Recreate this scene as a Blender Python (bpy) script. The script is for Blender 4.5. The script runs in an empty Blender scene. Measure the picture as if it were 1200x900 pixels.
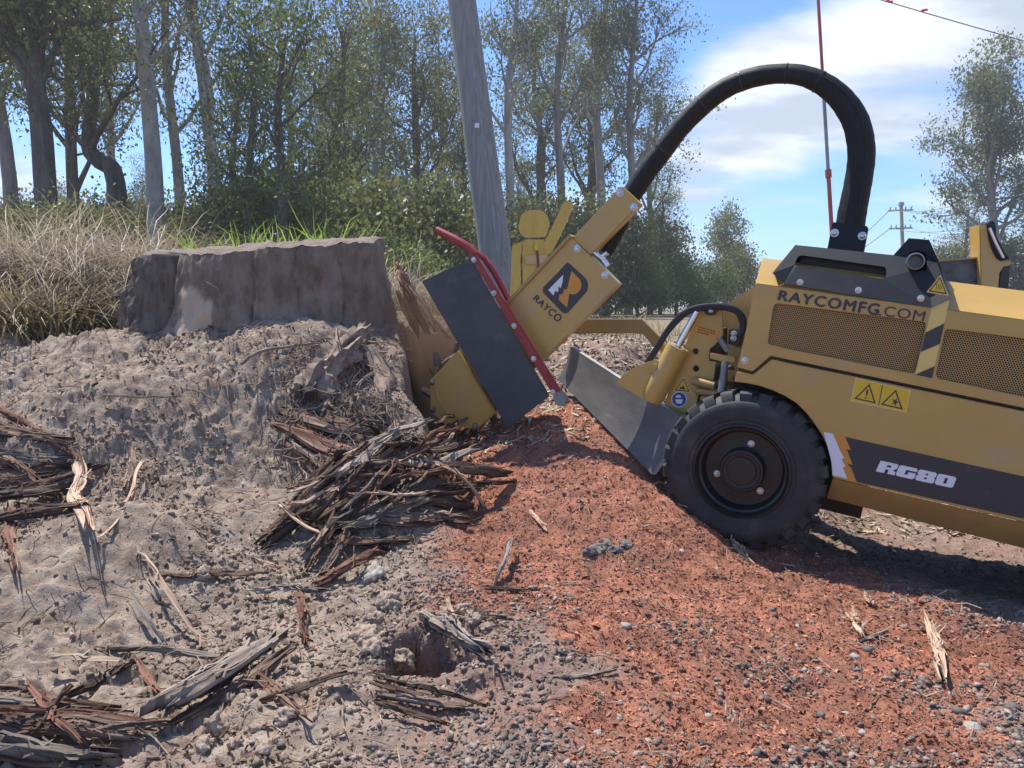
import bpy, bmesh, math, random
import numpy as np
from mathutils import Vector, Matrix

random.seed(7)
rng = np.random.default_rng(11)
sc = bpy.context.scene
COL = sc.collection
R = math.radians

# ------------------------------------------------------------------ camera, sky, sun, exposure
CAM = np.array([0.0, 0.0, 0.93])
PITCH = R(6.0)
FPX = 900.0
FWD = np.array([0, math.cos(PITCH), -math.sin(PITCH)])
UPV = np.array([0, math.sin(PITCH), math.cos(PITCH)])
cd = bpy.data.cameras.new('camera')
cam = bpy.data.objects.new('camera', cd)
COL.objects.link(cam)
cam.location = CAM
cam.rotation_euler = (math.pi / 2 - PITCH, 0, 0)
cd.sensor_width = 36.0
cd.lens = 36.0 * FPX / 1200.0
cd.clip_start = 0.05
cd.clip_end = 3000
sc.camera = cam

SUN_EL, SUN_AZ = R(63), R(-42)
sun_dir = Vector((math.sin(SUN_AZ) * math.cos(SUN_EL), math.cos(SUN_AZ) * math.cos(SUN_EL), math.sin(SUN_EL)))
ld = bpy.data.lights.new('sun', 'SUN')
ld.energy = 4.1
ld.angle = R(0.6)
ld.color = (1.0, 0.94, 0.84)
sun = bpy.data.objects.new('sun', ld)
COL.objects.link(sun)
sun.rotation_euler = (-sun_dir).to_track_quat('-Z', 'Y').to_euler()
sun.location = (-4, 3, 9)

sc.view_settings.view_transform = 'Standard'
sc.view_settings.look = 'None'
sc.view_settings.exposure = 0.92
sc.view_settings.gamma = 1.0


class NT:
    """small helper round a node tree"""
    def __init__(self, tree):
        self.t = tree
        tree.nodes.clear()

    def n(self, typ, ins=None, **props):
        nd = self.t.nodes.new(typ)
        for k, v in props.items():
            setattr(nd, k, v)
        for k, v in (ins or {}).items():
            s = nd.inputs[k]
            if hasattr(v, 'bl_rna') and isinstance(v, bpy.types.NodeSocket):
                self.t.links.new(v, s)
            else:
                s.default_value = v
        return nd

    def math(self, op, a, b=0.0, c=None, clamp=False):
        ins = {0: a, 1: b}
        if c is not None:
            ins[2] = c
        return self.n('ShaderNodeMath', ins, operation=op, use_clamp=clamp).outputs[0]

    def mix(self, f, a, b, blend='MIX'):
        nd = self.n('ShaderNodeMix', None, data_type='RGBA', blend_type=blend)
        for i, v in ((0, f), (6, a), (7, b)):
            if isinstance(v, bpy.types.NodeSocket):
                self.t.links.new(v, nd.inputs[i])
            else:
                nd.inputs[i].default_value = v if i == 0 else c4(v)
        return nd.outputs[2]

    def noise(self, vec, scale, detail=4, rough=0.55, dist=0.0):
        return self.n('ShaderNodeTexNoise', {'Vector': vec, 'Scale': scale, 'Detail': detail, 'Roughness': rough, 'Distortion': dist}).outputs[0]

    def ramp(self, f, lo, hi, a=0.0, b=1.0, smooth=True):
        nd = self.n('ShaderNodeMapRange', {0: f, 1: lo, 2: hi, 3: a, 4: b})
        nd.interpolation_type = 'SMOOTHSTEP' if smooth else 'LINEAR'
        return nd.outputs[0]


def c4(c):
    return (c[0], c[1], c[2], 1.0) if len(c) == 3 else c


world = bpy.data.worlds.new('World')
sc.world = world
world.use_nodes = True
w = NT(world.node_tree)
tc = w.n('ShaderNodeTexCoord').outputs['Generated']
skyt = w.n('ShaderNodeTexSky', None, sky_type='NISHITA', sun_disc=False, sun_elevation=SUN_EL, sun_rotation=SUN_AZ, air_density=1.0, dust_density=0.1, ozone_density=4.0)
sep = w.n('ShaderNodeSeparateXYZ', {0: tc})
zz = w.math('MAXIMUM', sep.outputs[2], 0.0)
den = w.math('ADD', zz, 0.16)
u = w.math('DIVIDE', sep.outputs[0], den)
v = w.math('DIVIDE', sep.outputs[1], den)
pv = w.n('ShaderNodeCombineXYZ', {0: u, 1: w.math('MULTIPLY', v, 1.5), 2: 0.37}).outputs[0]
n1 = w.noise(pv, 0.85, 9, 0.56, 0.35)
n2 = w.noise(pv, 0.30, 3, 0.5, 0.0)
cov = w.math('ADD', w.math('MULTIPLY', n1, 0.62), w.math('MULTIPLY', n2, 0.55))
# one large bank of cloud, high to the right of where the camera looks, and a milky layer low down
azn = w.math('ARCTAN2', sep.outputs[0], sep.outputs[1])
eln = w.math('ARCSINE', sep.outputs[2])
e1 = w.math('SUBTRACT', eln, w.math('MULTIPLY_ADD', azn, 0.34, 0.135))
bank = w.math('MULTIPLY', w.ramp(w.math('ABSOLUTE', e1), 0.03, 0.115, 0.20, 0.0), w.ramp(azn, 0.10, 0.30))
low = w.ramp(eln, 0.02, 0.20, 0.13, 0.0)
cov = w.math('ADD', cov, w.math('ADD', bank, low))
cm = w.ramp(cov, 0.62, 0.80)
shade = w.noise(w.n('ShaderNodeVectorMath', {0: pv, 1: (0.15, 0.3, 0.0)}, operation='ADD').outputs[0], 1.7, 5, 0.55)
ccol = w.mix(w.ramp(shade, 0.36, 0.60), (5.9, 6.05, 6.3), (3.3, 3.75, 4.4))
blue = w.mix(1.0, skyt.outputs[0], (0.66, 0.87, 1.14), 'MULTIPLY')
full = w.mix(w.math('MULTIPLY', cm, 0.95), blue, ccol)
below = w.ramp(sep.outputs[2], -0.02, 0.0)
full = w.mix(below, (1.2, 1.1, 0.95), full)
bg = w.n('ShaderNodeBackground', {0: full, 1: 0.104})
wo = w.n('ShaderNodeOutputWorld', {0: bg.outputs[0]})

# ------------------------------------------------------------------ geometry helpers


def P(px, py, d):
    """world point that lies d metres deep along the camera axis"""
    x = (px - 600) / FPX * d
    up = (450 - py) / FPX * d
    return CAM + np.array([x, 0, 0]) + FWD * d + UPV * up


def link(name, me, mat=None, parent=None):
    ob = bpy.data.objects.new(name, me)
    COL.objects.link(ob)
    if mat is not None:
        for m in (mat if isinstance(mat, (list, tuple)) else [mat]):
            me.materials.append(m)
    if parent is not None:
        ob.parent = parent
    return ob


def np_mesh(name, verts, faces, smooth=False):
    """verts (n,3); faces (m,k) with constant k"""
    verts = np.asarray(verts, dtype=np.float32)
    faces = np.asarray(faces, dtype=np.int32)
    me = bpy.data.meshes.new(name)
    me.vertices.add(len(verts))
    me.vertices.foreach_set('co', verts.ravel())
    k = faces.shape[1]
    me.loops.add(faces.size)
    me.loops.foreach_set('vertex_index', faces.ravel())
    me.polygons.add(len(faces))
    me.polygons.foreach_set('loop_start', np.arange(0, faces.size, k, dtype=np.int32))
    me.polygons.foreach_set('loop_total', np.full(len(faces), k, dtype=np.int32))
    if smooth:
        me.polygons.foreach_set('use_smooth', np.ones(len(faces), dtype=bool))
    me.update()
    me.validate()
    return me


class MB:
    """collects quads and triangles of mixed shapes"""
    def __init__(self):
        self.v, self.f = [], []

    def add(self, verts, faces):
        o = len(self.v)
        self.v.extend([tuple(map(float, p)) for p in verts])
        self.f.extend([tuple(i + o for i in f) for f in faces])

    def tube(self, pts, rad, n=8, cap=True):
        pts = [Vector(p) for p in pts]
        rad = rad if hasattr(rad, '__len__') else [rad] * len(pts)
        verts, faces = [], []
        prev = None
        for i, p in enumerate(pts):
            t = (pts[min(i + 1, len(pts) - 1)] - pts[max(i - 1, 0)])
            if t.length < 1e-9:
                t = Vector((0, 0, 1))
            t.normalize()
            if prev is None:
                a = Vector((0, 0, 1)) if abs(t.z) < 0.9 else Vector((1, 0, 0))
                s = t.cross(a).normalized()
            else:
                s = (prev - t * prev.dot(t))
                s = s.normalized() if s.length > 1e-6 else t.orthogonal().normalized()
            prev = s
            b = t.cross(s)
            for k in range(n):
                a = 2 * math.pi * k / n
                verts.append(p + (s * math.cos(a) + b * math.sin(a)) * rad[i])
        for i in range(len(pts) - 1):
            for k in range(n):
                k2 = (k + 1) % n
                faces.append((i * n + k, i * n + k2, (i + 1) * n + k2, (i + 1) * n + k))
        if cap:
            faces.append(tuple(range(n - 1, -1, -1)))
            faces.append(tuple((len(pts) - 1) * n + k for k in range(n)))
        self.add(verts, faces)

    def lathe(self, prof, n=48, origin=(0, 0, 0), axis=None, ref=None, cap=True):
        """prof: list of (radius, along); default axis = local y"""
        o = Vector(origin)
        ax = Vector(axis) if axis is not None else Vector((0, 1, 0))
        r1 = Vector(ref) if ref is not None else (Vector((1, 0, 0)) if abs(ax.x) < 0.9 else Vector((0, 0, 1)))
        r1 = (r1 - ax * r1.dot(ax)).normalized()
        r2 = ax.cross(r1)
        verts, faces = [], []
        for (r, a) in prof:
            for k in range(n):
                t = 2 * math.pi * k / n
                verts.append(o + ax * a + (r1 * math.cos(t) + r2 * math.sin(t)) * r)
        for i in range(len(prof) - 1):
            for k in range(n):
                k2 = (k + 1) % n
                faces.append((i * n + k, i * n + k2, (i + 1) * n + k2, (i + 1) * n + k))
        if cap:
            faces.append(tuple(range(n)))
            faces.append(tuple((len(prof) - 1) * n + k for k in range(n - 1, -1, -1)))
        self.add(verts, faces)

    def box(self, a, b):
        (x0, y0, z0), (x1, y1, z1) = a, b
        self.add([(x0, y0, z0), (x1, y0, z0), (x1, y1, z0), (x0, y1, z0), (x0, y0, z1), (x1, y0, z1), (x1, y1, z1), (x0, y1, z1)],
                 [(3, 2, 1, 0), (4, 5, 6, 7), (0, 1, 5, 4), (1, 2, 6, 5), (2, 3, 7, 6), (3, 0, 4, 7)])

    def build(self, name, mat=None, parent=None, smooth=False, bevel=0.0):
        me = bpy.data.meshes.new(name)
        me.from_pydata(self.v, [], self.f)
        bm = bmesh.new()
        bm.from_mesh(me)
        bmesh.ops.recalc_face_normals(bm, faces=bm.faces)
        if bevel:
            es = [e for e in bm.edges if e.is_manifold and e.calc_face_angle(0) > 0.5]
            bmesh.ops.bevel(bm, geom=es, offset=bevel, segments=2, affect='EDGES', clamp_overlap=True)
        bm.to_mesh(me)
        bm.free()
        if smooth:
            me.polygons.foreach_set('use_smooth', np.ones(len(me.polygons), dtype=bool))
            try:
                me.set_sharp_from_angle(angle=R(40))
            except Exception:
                pass
        return link(name, me, mat, parent)


def tag(o, label=None, cat=None, group=None, kind=None):
    if label:
        o['label'] = label
    if cat:
        o['category'] = cat
    if group:
        o['group'] = group
    if kind:
        o['kind'] = kind
    return o


def thing(name, label, cat, loc=(0, 0, 0), group=None):
    o = bpy.data.objects.new(name, None)
    COL.objects.link(o)
    o.location = loc
    o.empty_display_size = 0.1
    return tag(o, label, cat, group)


def hash2(ix, iy, seed):
    h = (ix.astype(np.int64) * 374761393 + iy.astype(np.int64) * 668265263 + seed * 1442695041) & 0xFFFFFFFF
    h = ((h ^ (h >> 13)) * 1274126177) & 0xFFFFFFFF
    h = (h ^ (h >> 16)) & 0xFFFFFFFF
    return h.astype(np.float64) / 4294967295.0


def vnoise(x, y, seed=0):
    x = np.asarray(x, float)
    y = np.asarray(y, float)
    ix, iy = np.floor(x), np.floor(y)
    fx, fy = x - ix, y - iy
    fx, fy = fx * fx * fx * (fx * (fx * 6 - 15) + 10), fy * fy * fy * (fy * (fy * 6 - 15) + 10)
    a, b = hash2(ix, iy, seed), hash2(ix + 1, iy, seed)
    c, d = hash2(ix, iy + 1, seed), hash2(ix + 1, iy + 1, seed)
    return (a + (b - a) * fx) * (1 - fy) + (c + (d - c) * fx) * fy


def fbm(x, y, oct=4, seed=0, gain=0.5):
    s, a, t = 0.0, 1.0, 0.0
    for i in range(oct):
        s = s + a * (vnoise(x * 2 ** i, y * 2 ** i, seed + i * 17) - 0.5)
        t += a
        a *= gain
    return s / t * 2


def sstep(a, b, x):
    t = np.clip((np.asarray(x, float) - a) / (b - a), 0, 1)
    return t * t * (3 - 2 * t)


# ------------------------------------------------------------------ materials


def mat(name, c1, c2=None, scale=8.0, rough=0.6, metal=0.0, bump=0.0, bscale=60.0, dirt=None, dirt_amt=0.0, dscale=5.0, island=0.0, spec=0.5, coat=0.0, stretch=None, tcoord='Object'):
    m = bpy.data.materials.new(name)
    m.use_nodes = True
    t = NT(m.node_tree)
    co = t.n('ShaderNodeTexCoord').outputs[tcoord]
    if stretch:
        co = t.n('ShaderNodeMapping', {'Vector': co, 'Scale': stretch}).outputs[0]
    col = c4(c1)
    if c2 is not None:
        f = t.ramp(t.noise(co, scale, 6, 0.6), 0.33, 0.67)
        col = t.mix(f, c1, c2)
    if island:
        ri = t.n('ShaderNodeNewGeometry').outputs['Random Per Island']
        k = t.math('MULTIPLY_ADD', ri, 2 * island, 1.0 - island)
        col = t.mix(1.0, col, t.n('ShaderNodeCombineXYZ', {0: k, 1: k, 2: k}).outputs[0], 'MULTIPLY')
    rg = rough
    if dirt is not None:
        f = t.ramp(t.noise(co, dscale, 8, 0.68), 0.66 - 0.4 * dirt_amt, 0.86)
        f = t.math('MULTIPLY', f, min(1.0, 0.35 + dirt_amt))
        col = t.mix(f, col, dirt)
        rg = t.math('MULTIPLY_ADD', f, 0.85 - rough, rough)
    ins = {'Base Color': col, 'Roughness': rg, 'Metallic': metal, 'Specular IOR Level': spec, 'Coat Weight': coat}
    bs = t.n('ShaderNodeBsdfPrincipled', ins)
    if bump:
        b = t.n('ShaderNodeBump', {'Height': t.noise(co, bscale, 8, 0.65), 'Strength': bump, 'Distance': 0.02})
        t.t.links.new(b.outputs[0], bs.inputs['Normal'])
    t.n('ShaderNodeOutputMaterial', {0: bs.outputs[0]})
    return m


DUST = (0.36, 0.29, 0.22)
M = {}
M['yellow'] = mat('ochre_paint', (0.51, 0.318, 0.080), (0.46, 0.285, 0.074), 3, 0.36, dirt=DUST, dirt_amt=0.46, dscale=4.5, bump=0.035, bscale=9, coat=0.15)
M['yellow_dark_dusty'] = mat('dark_dusty_ochre_paint', (0.40, 0.25, 0.075), (0.35, 0.22, 0.07), 4, 0.5, dirt=DUST, dirt_amt=0.45, dscale=5, bump=0.03, bscale=20)  # same dust as the main ochre, on a darker base
M['charcoal'] = mat('charcoal_paint', (0.012, 0.014, 0.021), (0.017, 0.019, 0.026), 4, 0.62, spec=0.3, dirt=(0.12, 0.11, 0.10), dirt_amt=0.08, dscale=6, bump=0.05, bscale=300)
M['decal_black'] = mat('decal_black', (0.035, 0.034, 0.038), None, 1, 0.42, dirt=DUST, dirt_amt=0.12)
M['decal_white'] = mat('decal_white', (0.72, 0.73, 0.76), None, 1, 0.45, dirt=DUST, dirt_amt=0.1)
M['decal_grey'] = mat('decal_dark_print', (0.045, 0.04, 0.045), None, 1, 0.5)
M['decal_yellow'] = mat('decal_yellow', (0.68, 0.44, 0.02), None, 1, 0.42, dirt=DUST, dirt_amt=0.1)
M['decal_pale'] = mat('decal_pale_yellow', (0.70, 0.52, 0.16), None, 1, 0.45, dirt=DUST, dirt_amt=0.15)
M['decal_orange'] = mat('decal_orange', (0.62, 0.27, 0.035), None, 1, 0.45)
M['decal_blue'] = mat('decal_blue', (0.01, 0.045, 0.26), None, 1, 0.4)
M['rubber'] = mat('tyre_rubber', (0.020, 0.020, 0.022), (0.032, 0.031, 0.031), 9, 0.68, dirt=(0.15, 0.125, 0.11), dirt_amt=0.36, dscale=9, bump=0.12, bscale=120)
M['rim'] = mat('black_rim', (0.010, 0.009, 0.010), (0.016, 0.014, 0.014), 6, 0.36, dirt=(0.05, 0.048, 0.047), dirt_amt=0.2, dscale=8, bump=0.03, bscale=60)
M['flap'] = mat('rubber_flap', (0.048, 0.050, 0.056), (0.068, 0.068, 0.072), 7, 0.62, dirt=(0.2, 0.17, 0.15), dirt_amt=0.25, dscale=6, bump=0.1, bscale=40)
M['hose'] = mat('black_hose_sleeve', (0.007, 0.007, 0.008), (0.012, 0.012, 0.013), 20, 0.6, spec=0.3, bump=0.15, bscale=70)
M['blackplastic'] = mat('black_hose', (0.012, 0.012, 0.013), None, 1, 0.4)
M['red'] = mat('red_paint', (0.30, 0.022, 0.026), (0.24, 0.02, 0.022), 10, 0.4, dirt=DUST, dirt_amt=0.25, dscale=12)
M['redsilver'] = mat('pole_red', (0.42, 0.10, 0.07), (0.34, 0.07, 0.05), 4, 0.45)
M['steel'] = mat('worn_steel', (0.20, 0.205, 0.215), (0.28, 0.28, 0.29), 5, 0.42, 0.75, dirt=(0.30, 0.25, 0.22), dirt_amt=0.3, dscale=6, bump=0.08, bscale=30, stretch=(1, 1, 3))
M['bolt'] = mat('zinc_bolt', (0.62, 0.62, 0.62), (0.45, 0.45, 0.45), 40, 0.3, 0.85)
M['chrome'] = mat('chrome_rod', (0.75, 0.76, 0.78), None, 1, 0.14, 1.0)
M['dark'] = mat('dark_interior', (0.012, 0.011, 0.010), None, 1, 0.8)
M['liner'] = mat('dark_brown_liner', (0.05, 0.032, 0.022), (0.08, 0.05, 0.035), 7, 0.85, bump=0.2, bscale=40)  # dark brown tone shared by arch, seam strip and front block
M['greyrod'] = mat('grey_rod', (0.27, 0.29, 0.31), (0.2, 0.21, 0.22), 8, 0.5, 0.3)
M['polewood'] = mat('weathered_pole_timber', (0.185, 0.185, 0.18), (0.27, 0.265, 0.255), 5, 0.85, bump=0.5, bscale=16, stretch=(6, 6, 0.35), dirt=(0.08, 0.075, 0.07), dirt_amt=0.3, dscale=4)
M['plywood'] = mat('yellow_painted_board', (0.62, 0.40, 0.065), (0.55, 0.34, 0.06), 5, 0.55, bump=0.12, bscale=18, stretch=(5, 5, 0.6), dirt=(0.5, 0.36, 0.16), dirt_amt=0.3, dscale=6)


def bark_mat(name, c1, c2, c3, stretch=(14, 14, 1.6), bump=0.9):
    m = bpy.data.materials.new(name)
    m.use_nodes = True
    t = NT(m.node_tree)
    co = t.n('ShaderNodeTexCoord').outputs['Object']
    mp = t.n('ShaderNodeMapping', {'Vector': co, 'Scale': stretch}).outputs[0]
    a = t.noise(mp, 3.0, 9, 0.68)
    b = t.noise(co, 9.0, 5, 0.6)
    col = t.mix(t.ramp(a, 0.36, 0.66), c1, c2)
    col = t.mix(t.ramp(b, 0.48, 0.72), col, c3)
    bs = t.n('ShaderNodeBsdfPrincipled', {'Base Color': col, 'Roughness': 0.92, 'Specular IOR Level': 0.2})
    bp = t.n('ShaderNodeBump', {'Height': t.math('ADD', a, t.math('MULTIPLY', t.noise(mp, 14, 6, 0.7), 0.5)), 'Strength': bump, 'Distance': 0.012})
    t.t.links.new(bp.outputs[0], bs.inputs['Normal'])
    t.n('ShaderNodeOutputMaterial', {0: bs.outputs[0]})
    return m


M['stumpbark'] = bark_mat('dusty_stump_bark', (0.135, 0.102, 0.080), (0.25, 0.198, 0.160), (0.25, 0.188, 0.146), (3.5, 3.5, 1.6))
M['flapbark'] = bark_mat('shaggy_bark', (0.085, 0.068, 0.056), (0.20, 0.165, 0.14), (0.16, 0.135, 0.115), (9, 9, 1.2), 1.2)
M['stumptop'] = bark_mat('dirty_cut_face', (0.14, 0.11, 0.09), (0.27, 0.22, 0.185), (0.17, 0.135, 0.112), (3, 3, 3), 0.6)
M['palewood'] = bark_mat('pale_exposed_wood', (0.36, 0.265, 0.185), (0.48, 0.37, 0.275), (0.25, 0.19, 0.145), (4, 4, 9), 0.6)
M['redwood'] = bark_mat('freshly_cut_red_wood', (0.22, 0.09, 0.05), (0.40, 0.19, 0.11), (0.30, 0.19, 0.13), (9, 9, 3), 0.8)
M['tanwood'] = bark_mat('torn_tan_wood', (0.20, 0.125, 0.085), (0.42, 0.31, 0.23), (0.32, 0.22, 0.16), (9, 9, 3), 0.9)
M['darkroot'] = bark_mat('dark_red_root', (0.075, 0.042, 0.032), (0.21, 0.125, 0.095), (0.22, 0.17, 0.14), (8, 8, 8), 0.9)
M['root'] = bark_mat('dusty_root', (0.16, 0.11, 0.085), (0.34, 0.27, 0.22), (0.24, 0.19, 0.16), (8, 8, 8), 0.5)


def strip_mat(name, c1, c2, c3, isl=0.35):
    """split bark: the fibre runs along the strip's own length (generated x)"""
    m = bpy.data.materials.new(name)
    m.use_nodes = True
    t = NT(m.node_tree)
    co = t.n('ShaderNodeTexCoord').outputs['UV']
    rnd = t.n('ShaderNodeObjectInfo').outputs['Random']
    mp = t.n('ShaderNodeMapping', {'Vector': co, 'Scale': (3.0, 38, 1)}).outputs[0]
    mv = t.n('ShaderNodeVectorMath', {0: mp, 1: t.n('ShaderNodeCombineXYZ', {0: t.math('MULTIPLY', rnd, 31), 1: t.math('MULTIPLY', rnd, 17)}).outputs[0]}, operation='ADD').outputs[0]
    a = t.noise(mv, 1.0, 8, 0.68)
    b = t.noise(mv, 0.25, 4, 0.6)
    col = t.mix(t.ramp(a, 0.38, 0.64), c1, c2)
    col = t.mix(t.ramp(b, 0.50, 0.70), col, c3)
    k = t.math('MULTIPLY_ADD', rnd, 2 * isl, 1 - isl)
    col = t.mix(1.0, col, t.n('ShaderNodeCombineXYZ', {0: k, 1: k, 2: k}).outputs[0], 'MULTIPLY')
    bs = t.n('ShaderNodeBsdfPrincipled', {'Base Color': col, 'Roughness': 0.85, 'Specular IOR Level': 0.25})
    bp = t.n('ShaderNodeBump', {'Height': a, 'Strength': 0.8, 'Distance': 0.006})
    t.t.links.new(bp.outputs[0], bs.inputs['Normal'])
    t.n('ShaderNodeOutputMaterial', {0: bs.outputs[0]})
    return m


M['strip'] = strip_mat('split_bark', (0.042, 0.024, 0.018), (0.165, 0.100, 0.072), (0.25, 0.185, 0.145))
M['strip_red'] = strip_mat('split_red_bark', (0.075, 0.034, 0.023), (0.22, 0.110, 0.074), (0.29, 0.20, 0.15))
M['strip_pale'] = strip_mat('pale_splinter', (0.34, 0.22, 0.15), (0.52, 0.39, 0.29), (0.42, 0.25, 0.16), 0.2)
M['strip_grey'] = strip_mat('dusty_grey_bark', (0.13, 0.10, 0.085), (0.32, 0.27, 0.23), (0.26, 0.22, 0.19))


def trunk_mat(name, c1, c2, st=(3, 3, 0.5)):
    return bark_mat(name, c1, c2, tuple(0.6 * a + 0.4 * b for a, b in zip(c1, c2)), st, 0.6)


M['trunk_pale'] = trunk_mat('smooth_grey_bark', (0.42, 0.40, 0.37), (0.27, 0.255, 0.235), (2, 2, 0.6))
M['trunk_dark'] = trunk_mat('rough_dark_bark', (0.075, 0.066, 0.058), (0.15, 0.132, 0.118))
M['trunk_mid'] = trunk_mat('grey_brown_bark', (0.18, 0.165, 0.15), (0.30, 0.28, 0.255))


def leaf_mat(name, c1, c2, c3, trans=0.45, tint=(1.5, 1.6, 0.9)):
    m = bpy.data.materials.new(name)
    m.use_nodes = True
    t = NT(m.node_tree)
    ri = t.n('ShaderNodeNewGeometry').outputs['Random Per Island']
    co = t.n('ShaderNodeTexCoord').outputs['Object']
    big = t.noise(co, 0.9, 3, 0.5)
    col = t.mix(ri, c1, c2)
    col = t.mix(t.ramp(big, 0.45, 0.7), col, c3)
    d = t.n('ShaderNodeBsdfPrincipled', {'Base Color': col, 'Roughness': 0.5, 'Specular IOR Level': 0.35})
    tr = t.n('ShaderNodeBsdfTranslucent', {0: t.mix(1.0, col, tint, 'MULTIPLY')})
    mx = t.n('ShaderNodeMixShader', {0: trans, 1: d.outputs[0], 2: tr.outputs[0]})
    t.n('ShaderNodeOutputMaterial', {0: mx.outputs[0]})
    return m


M['leaf_olive'] = leaf_mat('olive_gum_leaves', (0.086, 0.092, 0.046), (0.152, 0.152, 0.082), (0.118, 0.122, 0.072))
M['leaf_grey'] = leaf_mat('grey_green_leaves', (0.100, 0.110, 0.072), (0.168, 0.172, 0.115), (0.13, 0.138, 0.092))
M['leaf_green'] = leaf_mat('fresh_green_leaves', (0.060, 0.085, 0.036), (0.105, 0.13, 0.058), (0.085, 0.10, 0.045))
M['leaf_bright'] = leaf_mat('bright_shrub_leaves', (0.11, 0.14, 0.06), (0.17, 0.20, 0.085), (0.13, 0.145, 0.075))
M['grass_dry'] = leaf_mat('dry_grass', (0.26, 0.22, 0.165), (0.50, 0.44, 0.35), (0.20, 0.175, 0.14), 0.3, (1.1, 1.0, 0.9))
M['grass_half'] = leaf_mat('half_dry_grass', (0.25, 0.21, 0.13), (0.44, 0.38, 0.25), (0.20, 0.175, 0.105), 0.32, (1.15, 1.05, 0.85))
M['grass_green'] = leaf_mat('green_grass', (0.18, 0.26, 0.06), (0.28, 0.36, 0.11), (0.22, 0.27, 0.09), 0.45)

# ------------------------------------------------------------------ the ground: a clay bank on the left, a heap of red chips on the right


def tps_fit(pts):
    pts = np.array(pts)
    X, z = pts[:, :2], pts[:, 2]
    n = len(X)
    r = np.hypot(X[:, None, 0] - X[None, :, 0], X[:, None, 1] - X[None, :, 1])
    K = np.where(r > 0, r * r * np.log(r + 1e-12), 0) + np.eye(n) * 0.02
    A = np.zeros((n + 3, n + 3))
    A[:n, :n] = K
    A[:n, n] = 1
    A[:n, n + 1:] = X
    A[n, :n] = 1
    A[n + 1:, :n] = X.T
    sol = np.linalg.solve(A, np.concatenate([z, [0, 0, 0]]))

    def ev(x, y):
        x = np.asarray(x, float)
        y = np.asarray(y, float)
        out = sol[n] + sol[n + 1] * x + sol[n + 2] * y
        for i in range(n):
            r2 = (x - X[i, 0]) ** 2 + (y - X[i, 1]) ** 2
            out = out + sol[i] * 0.5 * r2 * np.log(r2 + 1e-12)
        return out
    return ev


def pp(lst):
    return [P(*q) for q in lst]


ring = [np.array([9 * math.cos(a), 4 + 9 * math.sin(a), 0.55 if math.sin(a) > -0.2 else -0.05]) for a in np.linspace(0, 2 * math.pi, 12, endpoint=False)]
G_pts = pp([(600, 900, 1.5), (900, 900, 1.5), (1250, 900, 1.5), (600, 760, 1.95), (900, 760, 2.06), (1250, 760, 2.15), (868, 650, 2.85),
            (1000, 690, 2.55), (1220, 700, 2.7), (1220, 655, 3.25), (970, 605, 3.6), (700, 640, 2.7), (600, 600, 3.0), (560, 532, 3.5), (620, 506, 3.6),
            (680, 480, 3.75), (742, 548, 3.15), (772, 600, 2.87), (720, 402, 5.0), (640, 430, 4.7), (760, 432, 4.9), (480, 640, 2.75), (500, 800, 1.85), (900, 430, 5.5)])
G_pts += [np.array(q) for q in ((-0.42, 3.55, 0.17), (-0.45, 3.9, 0.22), (-0.4, 4.3, 0.26), (-0.15, 4.6, 0.30), (0.12, 4.8, 0.40), (0.3, 0.6, 0.0), (-0.8, 0.6, 0.0), (2.0, 1.0, -0.03), (2.6, 3.0, -0.12), (2.6, 4.5, 0.05), (1.2, 7, 0.55), (-1.2, 5.5, 0.75), (2.6, 7, 0.5))] + ring
B_pts = pp([(200, 402, 3.9), (320, 408, 3.6), (50, 432, 3.6), (-30, 420, 3.9), (420, 425, 3.6), (250, 500, 3.12), (400, 520, 3.15), (100, 500, 3.0),
            (50, 600, 2.55), (250, 600, 2.65), (420, 640, 2.65), (50, 750, 2.02), (250, 750, 2.1), (250, 900, 1.55), (-20, 900, 1.5), (450, 800, 1.85),
            (468, 480, 3.5), (470, 402, 3.9), (-200, 600, 2.6), (-300, 430, 3.6), (0, 388, 5.0), (300, 372, 5.6), (520, 700, 2.4)])
B_pts += [np.array(q) for q in ((-1.4, 4.4, 0.78), (-0.7, 4.7, 0.80), (-3.0, 5.5, 0.85), (-2.6, 0.9, 0.0), (-1.0, 0.6, 0.0), (0.4, 1.2, 0.0), (-3.5, 2.5, 0.35), (0.3, 3.0, 0.3), (0.5, 4.5, 0.6), (0, 7, 0.75), (-3, 8, 0.8))] + [np.array([q[0], q[1], q[2] + 0.1]) for q in ring]
evG, evB = tps_fit(G_pts), tps_fit(B_pts)
xb_y = np.array([0.0, 1.4, 2.0, 2.6, 3.0, 3.3, 3.5, 3.9, 4.3, 4.65, 5.0, 6.5, 9.0])
xb_x = np.array([-0.3, -0.25, -0.36, -0.30, -0.26, -0.33, -0.47, -0.56, -0.54, -0.40, 0.02, 0.3, 0.5])
wb_w = np.array([0.2, 0.2, 0.2, 0.2, 0.13, 0.06, 0.045, 0.045, 0.045, 0.05, 0.08, 0.6, 1.0])
pit = P(505, 765, 1.93)


def bank_s(x, y):
    """1 on the clay bank, 0 on the chips"""
    xb = np.interp(y, xb_y, xb_x) + 0.05 * fbm(x * 2.5, y * 4.5, 3, 90) + 0.02 * fbm(x * 11, y * 11, 2, 95)
    wv = np.interp(y, xb_y, wb_w)
    return 1 - sstep(-wv, wv, x - xb)


def base_z(x, y):
    s = bank_s(x, y)
    xc, yc = np.clip(x, -7, 7), np.clip(y, -3, 12)
    z = evG(xc, yc) * (1 - s) + evB(xc, yc) * s
    far = sstep(5.5, 11, np.hypot(x, y - 3))
    return z * (1 - far) + far * (0.55 - 0.6 * sstep(0, -6, y) - 0.004 * np.maximum(np.hypot(x, y) - 12, 0))


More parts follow.
